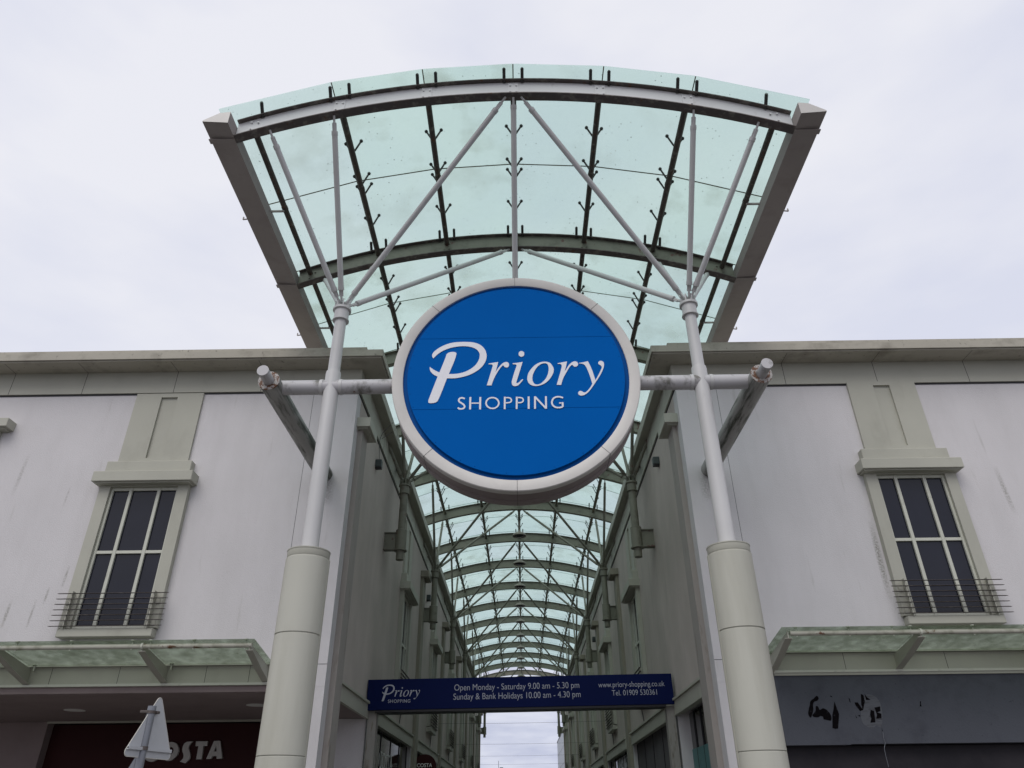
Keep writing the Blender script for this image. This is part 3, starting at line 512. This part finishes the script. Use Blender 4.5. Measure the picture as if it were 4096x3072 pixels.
# ================================================================ street awnings
def awning(side):
    lab = {-1: 'mossy green glass awning over the coffee shop, left of the passage', 1: 'mossy green glass awning over the blank grey fascia, right of the passage'}[side]
    A = empty('glass_awning', lab, 'awning', group='glass awnings along the street front'); dz = 0 if side < 0 else .075
    x0 = 3.64 if side < 0 else 3.56; c = side
    br = [3.72, 5.20, 7.22, 9.2] if side < 0 else [3.66, 5.47, 7.45, 9.4]
    yb, yf = YF - .015, 10.36; zb, zf = 3.575 + dz, 3.735 + dz
    ends = [x0] + [b + .0 for b in br[1:]] + [11.4]
    for a, b in zip(ends, ends[1:]):
        xa, xb = sorted((c * (a + .006), c * (b - .006)))
        mb = MB(); mb.prism([(yf, zf), (yb, zb), (yb, zb + .014), (yf, zf + .014)], xa, xb, 'x'); mb.build('glass_panel', G_AWN, A)
    for b in br:
        x = c * b
        mb = MB(); mb.prism([(YF, 3.325 + dz), (YF, 3.66 + dz - .12), (10.43, zf - .03), (10.43, zf - .115), (10.9, 3.46 + dz)], x - .008, x + .008, 'x')
        mb.prism([(YF, 3.318 + dz), (10.9, 3.453 + dz), (10.43, zf - .123), (10.43, zf - .116), (10.9, 3.461 + dz), (YF, 3.326 + dz)], x - .05, x + .05, 'x')
        k = mb.build('bracket', M_TRIM, A)
        MB().tube((x + .07, YF - .1, zb - .06), (x + .07, YF - .1, zb + .03), .012, seg=8).box(x - .03, x + .03, YF - .012, YF, 3.33 + dz, 3.5 + dz).tube((x + .07, YF - .1, zb + .02), (x + .07, YF - .1, zb + .032), .03, seg=10).build('fixing', M_FRAME, k)
    xa, xb = sorted((c * 3.69, c * 11.4))
    r = MB().tube((xa, 10.43, zf - .055), (xb, 10.43, zf - .055), .034).build('front_rail', mat('rail_cream_rust', (.46, .45, .38), .5, dirt=RUST, damt=1, dscale=7, dstretch=(.7, 1, 1), dlo=.60, dhi=.63, dirt2=((.16, .16, .09), .7, 6, (1, 1, 1), .5, .7)), A)
    mb = MB()
    for b in [3.78, 4.5, 5.1, 5.35, 6.2, 6.95, 7.4, 8.2]:
        mb.tube((c * b, 10.43, zf - .1), (c * b, 10.43, zf + .03), .009, seg=6).tube((c * b, 10.43, zf + .014), (c * b, 10.43, zf + .03), .026, seg=10)
    for b in br[1:]: mb.tube((c * b - .014, 10.43, zf - .055), (c * b + .014, 10.43, zf - .055), .046)
    mb.build('clamp', M_FRAME, r)
    return A
awning(-1); awning(1)

# ================================================================ masts, hung columns and their struts
def struts(mb, top, ya, cx):
    pass
def strut(parent, a, b, r, material, fork=.22):
    a = Vector(a); b = Vector(b); d = (b - a).normalized(); mb = MB()
    p, q = a + d * .16, b - d * fork
    mb.tube(p, q, r, seg=14); mb.tube(p - d * .002, p + d * .05, r * 1.12, seg=14); mb.tube(q - d * .05, q + d * .002, r * 1.12, seg=14)
    mb.tube(a, p, r * .42, seg=8); mb.tube(q, b, r * .42, seg=8)
    s = d.cross(Vector((0, 1, 0))).normalized()
    for e, f in ((b, q), (a, p)):
        m_ = (e * .55 + f * .45)
        for k in (-1, 1):
            mb.tube(f + s * k * r * .5, m_ + s * k * r * .5, .012, seg=6)
    return mb.build('strut', material, parent)
def head_struts(parent, cx, cz, yc, material, locx, locy, r=.042, local=True):
    """struts from the head up to the arch before and the arch behind"""
    sgn = 1 if cx > 0 else -1
    for ya in (yc - 1.622, yc + 1.622):
        for x in (3.38, 2.52, .11):
            z = zlow(x) + .0
            a = Vector((0, (-.03 if ya < yc else .03), cz - .0)); b = Vector((sgn * x - locx, ya - locy, z))
            hd = Vector((b.x, b.y, 0)).normalized() * .085
            strut(parent, Vector((hd.x, hd.y, cz)), b, r, material)
def head(parent, z, r, material):
    MB().lathe([(r, z - .24), (r * 1.45, z - .235), (r * 1.45, z - .215), (r * 1.28, z - .21), (r * 1.28, z - .06), (r * 1.62, z - .055), (r * 1.62, z - .02), (r * 1.5, z - .015)], seg=36).build('collar', material, parent)
    mb = MB()
    for k in range(8):
        t = k * PI / 4 + .3; mb.box(-.008, .008, .02, r * 1.4, z - .02, z + .10)
        bmesh.ops.rotate(mb.b, verts=mb.b.verts[-8:], cent=(0, 0, 0), matrix=Matrix.Rotation(t, 3, 'Z'))
    mb.build('head_plate', material, parent)
def mast(side):
    cx = CXL if side < 0 else CXR; dz = 0 if side < 0 else .02
    lab = {-1: 'tall white steel mast on a cream cylindrical casing, left of the round sign', 1: 'tall white steel mast on a cream cylindrical casing, right of the round sign'}[side]
    T = empty('canopy_mast', lab, 'mast', (cx, Y0, 0), group='masts carrying the front of the glass canopy')
    mb = MB()
    for z0, z1 in ((0, 1.0), (1.006, 2.166), (2.174, 3.378), (3.39, 4.245)): mb.lathe([(.250, z0), (.254, z0 + .004), (.254, z1 - .004), (.250, z1)], seg=64)
    mb.lathe([(.243, 0), (.243, 4.26)], seg=48)
    c = mb.build('casing', M_DRUM, T)
    MB().lathe([(.243, 4.262), (.247, 4.27), (.247, 4.335), (.252, 4.34), (.252, 4.352), (.235, 4.358)], seg=64).build('cap', M_TRIM, c)
    MB().box(-.259, -.245, -.02, .02, 0, 4.25).box(.245, .259, -.02, .02, 0, 4.25).build('seam', M_TRIM, c)
    MB().lathe([(.102, 4.35), (.102, 6.83), (.098, 6.865), (.082, 6.872), (.080, 7.72)], seg=40).build('pole', M_MAST, T)
    head(T, 7.96, .08, M_MAST)
    head_struts(T, cx, 8.02, Y0, M_MAST, cx, Y0, .040)
    return T
mast(-1); mast(1)
def hung_column(side):
    cx = CXL if side < 0 else CXR; X = WL if side < 0 else WR
    T = empty('hung_column', 'x', 'column', (cx, Y0 + BAY, 0), group='grey columns hung on the passage walls')
    MB().lathe([(.075, 6.26), (.082, 6.265), (.082, 7.72)], seg=24).build('tube', M_ARCH, T)
    MB().lathe([(.125, 6.45), (.140, 6.452), (.140, 6.475), (.118, 6.48), (.118, 6.90), (.10, 6.91)], seg=24).build('sleeve', M_ARCH, T)
    w_ = abs(X - cx) * side
    a, b = sorted((side * .10, w_))
    MB().box(a, b, -.04, .04, 6.49, 6.83).box(a, b, -.075, .075, 6.47, 6.489).box(a, b, -.075, .075, 6.831, 6.85).build('wall_bracket', M_ARCH, T)
    head(T, 7.96, .08, M_ARCH)
    head_struts(T, cx, 8.02, Y0 + BAY, M_ARCH, cx, Y0 + BAY, .036)
    return T
for side in (-1, 1):
    h = hung_column(side)
    for k in range(1, 8):
        c = h if k == 1 else copy_tree(h)
        c.location = (CXL if side < 0 else CXR, Y0 + BAY * k, 0)
        if k == 7: c['label'] = 'last grey hung column at the far end of the %s passage wall, against the sky' % side_word[side]
        else: c['label'] = '%s grey column from the entrance hung by a bracket on the %s passage wall' % (ordw[k - 1], side_word[side])

# ================================================================ crossbeam with wall braces
K = empty('sign_crossbeam', 'white stained horizontal pipe crossing both masts behind the round sign', 'beam', (0, Y0, 6.635))
MB().tube((-3.26, 0, 0), (-1.4, 0, 0), .10, seg=32).build('pipe', M_PIPE, K)
MB().tube((1.4, 0, .0), (3.18, 0, .0), .10, seg=32).build('pipe', M_PIPE, K)
for x in (CXL - .13, CXL + .13, CXR - .13, CXR + .13): MB().tube((x - .02, 0, 0), (x + .02, 0, 0), .108, seg=32).build('weld_ring', M_MAST, K)
for s_, x in ((-1, -3.28), (1, 3.21)):
    b = MB().tube((x, YF - Y0 + .01, -.01), (x, 8.25 - Y0, -.035), .137, seg=40).build('wall_brace', M_ALGAE, K)
    MB().lathe([(.075, -.006), (.137, -.005), (.142, 0), (.142, .012), (.137, .014)], (x, 8.25 - Y0, -.035), 36, 'y', cap=False).build('end_ring', mat('rusty_ring_%d' % s_, (.42, .40, .38), .6, dirt=RUST, damt=1, dscale=20, dlo=.47, dhi=.53), b)
    MB().tube((x, 8.26 - Y0, -.035), (x, 8.0 - Y0, -.035), .072, seg=32).tube((x, 8.0 - Y0, -.035), (x, 7.988 - Y0, -.035), .076, seg=32).build('peg', M_PIPE, b)

# ================================================================ round sign
G = empty('round_sign', 'large round blue sign with white rim reading Priory SHOPPING, between the masts', 'sign', (-.017, 8.22, 6.61))
MB().lathe([(1.485, .03), (1.485, .0), (1.495, -.006), (1.62, -.006), (1.63, .004), (1.63, .10)], seg=128, axis='y', cap=False).build('rim', M_RIM, G)
MB().lathe([(1.63, .101), (1.61, .103), (1.61, .34), (1.63, .345), (1.63, .47), (1.0, .475)], seg=128, axis='y', cap=False).build('drum_side', M_RIMB, G)
MB().lathe([(1.49, .03), (1.49, .46)], seg=96, axis='y').build('recessed_ring', M_BLUEB, G)
def disc_slice(z0, z1, R=1.425, n=40):
    pts = []
    a0, a1 = math.asin(max(-1, z0 / R)), math.asin(min(1, z1 / R))
    for i in range(n + 1): t = a0 + (a1 - a0) * i / n; pts.append((R * math.cos(t), R * math.sin(t)))
    for i in range(n + 1): t = a1 - (a1 - a0) * i / n; pts.append((-R * math.cos(t), R * math.sin(t)))
    q = [pts[0]]
    for p in pts[1:]:
        if (Vector(p) - Vector(q[-1])).length > 1e-5: q.append(p)
    if (Vector(q[0]) - Vector(q[-1])).length < 1e-5: q.pop()
    return q
for z0, z1 in ((-1.425, -.503), (-.498, .588), (.593, 1.425)):
    MB().prism(disc_slice(z0, z1), -.012, .028, 'y').build('face_panel', M_BLUE, G)
mb = MB()
for k in range(44):
    t = 2 * PI * k / 44 + .05; mb.ball((1.40 * math.cos(t), -.012, 1.40 * math.sin(t)), .006, 6)
mb.build('rivet', M_BLUEB, G)
mb = MB()
for t in (225, 315, 90, 270, 45, 135):
    a = math.radians(t); mb.tube((1.487 * math.cos(a), -.0068, 1.487 * math.sin(a)), (1.632 * math.cos(a), -.0068, 1.632 * math.sin(a)), .0028, seg=4)
    mb.tube((1.6315 * math.cos(a), -.005, 1.6315 * math.sin(a)), (1.6315 * math.cos(a), .47, 1.6315 * math.sin(a)), .0025, seg=4)
mb.build('rim_joint', M_BLACK, G)
Ls = MB(); Ls.b.free()
glyphs('lettering', PRIORY, M_LET, Vector((0, -.0165, 0)), parent=G, depth=.008)
strokes('lettering', SHOPPING, M_LET, Vector((0, -.0125, 0)), parent=G)
# hanger rod from the first arch to the top of the sign
H = MB().tube((0, 6.96, 10.33), (-.01, 8.40, 8.36), .040, seg=20).tube((0, 6.88, 10.43), (0, 6.97, 10.31), .016, seg=8).tube((-.01, 8.39, 8.37), (-.012, 8.45, 8.23), .016, seg=8).tube((0, 6.95, 10.345), (0, 6.98, 10.305), .046, seg=20).build('hanger_rod', M_MAST)
tag(H, 'grey steel tube from the crown of the first arch down to the round sign', 'hanger rod')

# ================================================================ banner sign across the passage
bt = math.radians(.55)
N_ = empty('banner_sign', 'long navy sign with opening hours spanning the passage entrance at door height', 'sign', (-.022, 14.5, 3.612))
def rotY(o): o.rotation_euler = (0, -bt, 0); return o
rotY(MB().box(-2.825, 2.81, 0, .10, -.262, .262, .004).build('panel', M_NAVY, N_))
rotY(MB().box(-2.66, 2.66, .02, .42, -.30, -.264).box(-2.66, 2.66, .12, .42, -.262, .2).build('support_beam', M_BLACK, N_))
def bo(x, z): return (x + .022, z - 3.612)
yo = Matrix.Translation((0, -.006, 0))
glyphs('logo_lettering', PRIORY, M_LETD, Vector((-2.227 + .022, -.006, 3.600 - 3.612)), .302, .003, N_, rot=bt)
strokes('logo_lettering', [(a * .8, b) for a, b in SHOPPING], M_LETD, Vector((-2.227 + .022, -.004, 3.600 - 3.612)), .302, N_, rot=bt)
text('hours_lettering', 'Open Monday - Saturday 9.00 am - 5.30 pm', M_LETD, bo(-1.24, 3.642), bo(1.067, 3.665), .112, N_, M=yo)
text('hours_lettering', 'Sunday & Bank Holidays 10.00 am - 4.30 pm', M_LETD, bo(-1.252, 3.485), bo(1.084, 3.508), .112, N_, M=yo)
text('contact_lettering', 'www.priory-shopping.co.uk', M_LETD, bo(1.422, 3.669), bo(2.641, 3.681), .098, N_, M=yo)
text('contact_lettering', 'Tel. 01909 530361', M_LETD, bo(1.662, 3.528), bo(2.487, 3.536), .098, N_, M=yo)
for s_, x0, x1 in ((-1, -2.82, -2.665), (1, 2.65, 2.80)):
    p = MB().box(x0, x1, 14.62, 14.82, 0, 3.36).build('sign_post', M_POST)
    tag(p, 'rust streaked grey post holding up the %s end of the navy banner sign' % side_word[s_], 'post', 'posts under the banner sign')

# ================================================================ glass vault
R_ = empty('glass_canopy', 'long arched green glass canopy on steel ribs over the passage', 'canopy', (0, 6.88, 0))
yb_ = 6.88
def arch(y, mweb, mfl):
    n = 48; xs = [-3.83 + 7.66 * i / n for i in range(n + 1)]
    def strip(mb, y0, y1, d0, d1):
        a = []
        for x in xs:
            z = zlow(x); a.append([mb.b.verts.new(v) for v in ((x, y0, z + d0), (x, y1, z + d0), (x, y1, z + d1), (x, y0, z + d1))])
        fs = []
        for p, q in zip(a, a[1:]):
            for k in range(4): fs.append(mb.b.faces.new((p[k], p[(k + 1) % 4], q[(k + 1) % 4], q[k])))
        fs += [mb.b.faces.new(a[0]), mb.b.faces.new(a[-1])]
        bmesh.ops.recalc_face_normals(mb.b, faces=fs)
    mb = MB(); strip(mb, -.008, .008, .02, .30)
    for x in (-2.46, -1.24, 0, 1.24, 2.46):
        z = zlow(x)
        mb.box(x - .075, x + .075, -.016, -.0085, z + .035, z + .285)
    o = mb.build('arch_rib', mweb, R_); o.location = (0, y - yb_, 0)
    mb = MB(); strip(mb, -.068, .068, 0, .016); strip(mb, -.068, .068, .302, .318); mb.build('flange', mfl, o)
    mb = MB()
    for x in (-3.6, -2.46, -1.24, 0, 1.24, 2.46, 3.6):
        z = zlow(x)
        for dx in (-.045, .045):
            for dzz in (.09, .22): mb.tube((x + dx, -.03, z + dzz), (x + dx, -.01, z + dzz), .014, seg=8)
    mb.build('bolt', M_ARCH0 if mweb is M_ARCH0 else M_ARCH, o)
    return o
a0 = arch(ARCHY[0], M_ARCH0, M_FLANGE); a1 = arch(ARCHY[1], M_ARCH, M_FLANGE)
M_FLG = mat('green_flange', (.20, .20, .16), .7, dirt=(.09, .08, .06), damt=.7, dscale=7, dlo=.5, dhi=.66)
a2 = arch(ARCHY[2], M_ARCH, M_FLG)
for y in ARCHY[3:]:
    c = copy_tree(a2, R_); c.location = (0, y - yb_, 0)
PX = (-3.64, -2.46, -1.24, 0, 1.24, 2.46, 3.64)
for x in PX:
    z = zlow(x) + .215; mb = MB()
    for i, (ya, yb2) in enumerate(zip(ARCHY, ARCHY[1:])):
        mb.tube((x, ya - yb_ + .012, z), (x, yb2 - yb_ - .012, z), .044, seg=12)
        mb.tube((x, (ya + yb2) / 2 - yb_ - .03, z), (x, (ya + yb2) / 2 - yb_ + .03, z), .050, seg=12)
        if i == 1: mb.build('purlin', M_PURL, R_); mb = MB()
    mb.build('purlin', M_PURL2, R_)
# clamps: two arms to the glass at every fixing point
def clamp_bm(mb, x, y, peg, q=1):
    sl = math.asin(max(-1, min(1, x / 9.8))); z = zlow(x) + .26; zg = zgl(x) - .02
    for s in ((-1, 1) if abs(x) < 3 else (-1 if x > 0 else 1,)):
        dx = s * (.115 if not peg else .13)
        xe = x + dx; ze = zgl(xe) - .015
        if peg: mb.tube((xe, y + .06, zlow(xe) + .29), (xe, y - .07, ze), .024 * q, seg=10); mb.ball((xe, y - .07, ze), .026 * q)
        else: mb.tube((x + s * .03, y + .02, z), (xe, y, ze), .015 * q, seg=7); mb.ball((xe, y, ze), .029 * q)
spots = []
for i, ya in enumerate(ARCHY):
    for x in PX[1:-1] + (PX[0], PX[-1]):
        edge = abs(x) > 3
        if edge: continue
        spots.append((ya, x, ya - .075, True))
        if i < 15:
            for d in (.86, 1.52, 1.74, 2.47): spots.append((ya, x, ya + d, False))
for x in (-3.64, 3.64): spots.append((ARCHY[0], x, ARCHY[0] - .075, True))
spots.sort(key=lambda s: s[2])
rest = MB()
for i, (ya, x, y, peg) in enumerate(spots):
    if i < 96:
        mb = MB(); clamp_bm(mb, x, y - yb_, peg); mb.build('glass_clamp', M_CLAMP, R_)
    else: clamp_bm(rest, x, y - yb_, peg, .75)
tag(rest.build('glass_clamp', M_CLAMP, R_), kind='stuff')
# panes: six across, joints over every arch and half way between
xs = [-4.05, -2.56, -1.29, 0, 1.29, 2.56, 4.05]
ys = [6.66, 8.52]
for ya in ARCHY[1:]:
    ys += [ya + .06, ya + 1.68]
ys = [y for y in ys if y < 55.2] + [54.9]
rest = MB(); cnt = 0
def pane(mb, x0, x1, y0, y1):
    g = .006; a = [(x0 + g, y0 + g), (x1 - g, y0 + g), (x1 - g, y1 - g), (x0 + g, y1 - g)]
    lo = [mb.b.verts.new((p, q - yb_, zgl(p))) for p, q in a]; hi = [mb.b.verts.new((p, q - yb_, zgl(p) + .015)) for p, q in a]
    fs = [mb.b.faces.new(lo), mb.b.faces.new(hi)] + [mb.b.faces.new((lo[i], lo[(i + 1) % 4], hi[(i + 1) % 4], hi[i])) for i in range(4)]
    bmesh.ops.recalc_face_normals(mb.b, faces=fs)
for y0, y1 in zip(ys, ys[1:]):
    for x0, x1 in zip(xs, xs[1:]):
        if cnt < 96: mb = MB(); pane(mb, x0, x1, y0, y1); mb.build('glass_pane', random.choice(G_ROOFS), R_)
        else: pane(rest, x0, x1, y0, y1)
        cnt += 1
tag(rest.build('glass_pane', G_ROOF, R_), kind='stuff')
mb = MB()
for y in ys[1:]:
    for x0, x1 in zip(xs, xs[1:]):
        z0, z1 = zgl(x0), zgl(x1); yy = y - yb_
        v = [mb.b.verts.new(p) for p in ((x0, yy - .011, z0 - .003), (x1, yy - .011, z1 - .003), (x1, yy + .011, z1 - .003), (x0, yy + .011, z0 - .003))]; mb.b.faces.new(v)
for x in xs[1:-1]:
    z = zgl(x); mb.b.faces.new([mb.b.verts.new(p) for p in ((x - .008, ys[0] - yb_, z - .003), (x + .008, ys[0] - yb_, z - .003), (x + .008, ys[-1] - yb_, z - .003), (x - .008, ys[-1] - yb_, z - .003))])
mb.build('joint_seal', M_SEAL, R_)
# side edge beams
for s in (-1, 1):
    X0, X1 = s * 3.84, s * 4.19
    mb = MB(); prof = [(X0, 9.67), (X1, 9.70), (X1, 9.72), (s * 3.98, 9.865), (X0, 9.885)]
    lo = [mb.b.verts.new((p, 6.62 - yb_, q)) for p, q in prof]; hi = [mb.b.verts.new((p, 55.5 - yb_, q)) for p, q in prof]
    fs = [mb.b.faces.new(lo), mb.b.faces.new(hi)] + [mb.b.faces.new((lo[i], lo[(i + 1) % 5], hi[(i + 1) % 5], hi[i])) for i in range(5)]
    bmesh.ops.recalc_face_normals(mb.b, faces=fs)
    e = mb.build('edge_beam', M_GUT, R_)
    mb = MB()
    for y in [6.93] + ARCHY[1:]:
        a, b = sorted((X0 - s * .004, X1 + s * .004)); mb.box(a, b, y - yb_ - .05, y - yb_ + .03, 9.655, 9.668); 
    for y in (8.5, 11.7):
        mb.tube((X1, y - yb_, 9.72), (X1 + s * .07, y - yb_, 9.71), .012, seg=6); mb.tube((X1 + s * .07, y - yb_, 9.71), (X1 + s * .07, y - yb_, 9.76), .012, seg=6)
        mb.box(min(X0, X0 - s * .2), max(X0, X0 - s * .2), y - yb_ - .012, y - yb_ + .012, 9.86, 9.89)
    mb.build('splice_plate', M_GUT, e)
    # end cap in paler sheet
    mb = MB(); f = [(p, 6.614 - yb_, q) for p, q in prof]; mb.b.faces.new([mb.b.verts.new(v) for v in f]); mb.build('end_cap', M_RIM, e)

# ================================================================ pendant lamps under the ridge
def lamp():
    T = empty('pendant_lamp', 'x', 'lamp', (0, 0, 0), group='round pendant lamps under the ridge')
    MB().lathe([(.03, .20), (.045, .19), (.06, .13), (.15, .10), (.225, .045), (.245, .0), (.24, -.012), (.20, -.012), (.185, .02)], seg=32, cap=True).build('shade', M_LAMP, T)
    MB().lathe([(.17, -.002), (.12, -.03), (.05, -.045), (.005, -.048)], seg=24).build('lens', M_BULB, T)
    MB().tube((0, 0, .19), (0, 0, .52), .012, seg=8).build('stem', M_LAMP, T)
    return T
l0 = lamp()
for k in range(10):
    c = l0 if k == 0 else copy_tree(l0)
    c.location = (-.003 - .006 * k * .3, 24.58 + 3.2436 * k, 10.05)
    c['label'] = ('nearest and largest round lamp under the ridge, just below the round sign' if k == 0 else
                  'last tiny round lamp hanging at the far end of the glass canopy' if k == 9 else
                  '%s lamp back from the round sign in the row under the ridge' % ordw[k])

# ================================================================ small wall things, cross wires
def wallbox(x, y, z, lab):
    T = empty('sensor_box', lab, 'wall box', (x, y, z), group='small grey boxes high on the passage walls'); s = 1 if x < 0 else -1
    a, b = sorted((0, s * .13)); MB().box(a, b, -.07, .07, -.09, .07, .01).build('housing', mat('box_grey_%d' % int(y * 10 + x), (.06, .075, .075), .6), T)
    MB().box(min(a, b) - .0, max(a, b), -.05, .05, -.115, -.092).build('lens', M_BLACK, T)
    return T
wallbox(-2.866, 13.42, 7.75, 'small dark box with hanging lead high on the left passage wall near the corner')
wallbox(2.841, 13.55, 7.79, 'small dark box high on the right passage wall near the corner')
wallbox(-2.866, 22.6, 7.45, 'small dark box on the left passage wall beyond the second column')
wallbox(2.841, 28.9, 7.45, 'small dark box on the right passage wall beyond the third column')
mb = MB(); pts = [(-2.80, 13.42, 7.84), (-2.83, 13.4, 8.25), (-2.79, 13.45, 8.45), (-2.60, 13.5, 8.72)]
for a, b in zip(pts, pts[1:]): mb.tube(a, b, .006, seg=5)
mb.tube((-2.79, 13.42, 8.3), (-2.62, 13.9, 8.75), .005, seg=5)
tag(mb.build('cable', M_WIRE), 'thin dark lead looping from the left wall box up to the eaves', 'cable')
for k, (y, z, lab) in enumerate(((26.6, 4.33, 'nearest and highest thin wire strung across the passage below the banner'), (32.7, 4.19, 'second thin wire strung across the passage against the sky'), (39.2, 4.19, 'third thin wire strung across the passage against the sky'), (45.7, 4.20, 'farthest faint wire strung across the passage against the sky'))):
    mb = MB(); n = 10; P_ = [(-2.8 + 5.6 * i / n, y, z - .02 * math.sin(PI * i / n) + .03 * i / n) for i in range(n + 1)]
    for a, b in zip(P_, P_[1:]): mb.tube(a, b, .0038, seg=5)
    tag(mb.build('wire', M_WIRE), lab, 'wire', 'wires strung across the passage')
# thin conduits from window baskets down to the lintels
for s in (-1, 1):
    for k in range(4):
        y = 18.9 + BAY * k - 0.0; X = (WL + .02) if s < 0 else (WR - .02)
        o = MB().tube((X, y, 4.0), (X + .0, y - .35, 3.48), .010, seg=5).build('cable', M_WIRE)
        tag(o, 'thin black lead down the %s passage wall under its %s window' % (side_word[s], ordw[k]), 'cable', 'leads under the passage windows')

# ================================================================ traffic sign seen from behind
TS = empty('traffic_sign', 'back of a pale triangular traffic sign on a pole before the coffee shop', 'traffic sign', (-3.462, 7.40, 0))
MB().tube((0, 0, 0), (0, 0, 2.535), .038, seg=24).build('pole', M_POLE, TS)
def rtri(s, h, r, off=0):
    """triangle with rounded corners, apex up; x along the plate, z up, centred on the middle of its base"""
    pts = []; cs = [(-s / 2, 0), (s / 2, 0), (0, h)]
    ins = [(-s / 2 + r * 1.732, r), (s / 2 - r * 1.732, r), (0, h - 2 * r)]
    ang = [(210 - 60, 270), (270, 390), (30, 150)]
    for (x, z), (a, b) in zip(ins, ang):
        for i in range(7): t = math.radians(a + (b - a) * i / 6); pts.append((x + r * math.cos(t), z + r * math.sin(t)))
    return pts
psi = math.radians(72)
def tri(parent):
    q = MB().prism(rtri(.625, .545, .035), 0, .004, 'y').build('plate', M_SIGNB, parent)
    q.rotation_euler = (0, 0, psi); q.location = (.028, .070, 2.105)
    mb = MB().box(-.275, .275, -.018, -.001, .055, .062).box(-.27, .27, -.018, -.001, .078, .085).box(-.27, .27, -.022, -.018, .058, .084).build('channel', M_SIGNB, q)
    mb = MB(); pts = rtri(.625, .545, .035)
    for a, b in zip(pts, pts[1:] + pts[:1]): mb.tube((a[0], .002, a[1]), (b[0], .002, b[1]), .004, seg=6)
    mb.build('plate_edge', mat('plate_edge_pale', (.55, .53, .48), .5), q)
    return q
tri(TS)
MB().tube((0, 0, 2.165), (0, 0, 2.195), .043, seg=24).tube((0, 0, 2.47), (0, 0, 2.495), .043, seg=24).box(-.085, -.01, -.045, .0, 2.472, 2.496, .004).box(.0, .06, .02, .06, 2.472, 2.496, .004).build('clip', M_RAIL, TS)
MB().prism([(-.035, 2.125), (-.155, 1.86), (-.16, 1.40), (-.035, 1.40)], -.02, -.016, 'y').build('lower_plate', M_POLE, TS)

# ================================================================ far end
E = empty('far_building', 'pale clad building with thin grid lines at the far right end of the passage', 'building', (0, 0, 0))
MB().box(4.0, 16, 62, 93, 0, 9.0).build('wall', M_FARG, E)
mb = MB()
for k in range(22): mb.box(3.99, 4.0, 62.2 + k * 1.45, 62.26 + k * 1.45, 0, 9.0)
for k in range(6): mb.box(3.988, 4.0, 62, 93, 1.4 * k + .6, 1.4 * k + .64)
mb.box(3.96, 16, 61.98, 93.02, 9.0, 9.1); mb.build('cladding_joint', M_POLE, E)
D = empty('terrace_building', 'distant low rooftop with chimney and aerial seen through the passage', 'building', (0, 0, 0))
MB().box(-30, 20, 120, 130, 0, 6.2).build('wall', M_PIER, D)
r = MB().prism([(120, 6.2), (130, 6.2), (125, 7.7)], -30, 20, 'x').build('roof', M_GUT, D)
MB().box(-3.35, -2.85, 120.4, 121, 6.3, 8.05).build('chimney', M_BLACK, r)
MB().tube((-3.5, 120.2, 6.5), (-3.5, 120.2, 8.9), .03, seg=6).build('aerial', M_BLACK, r)
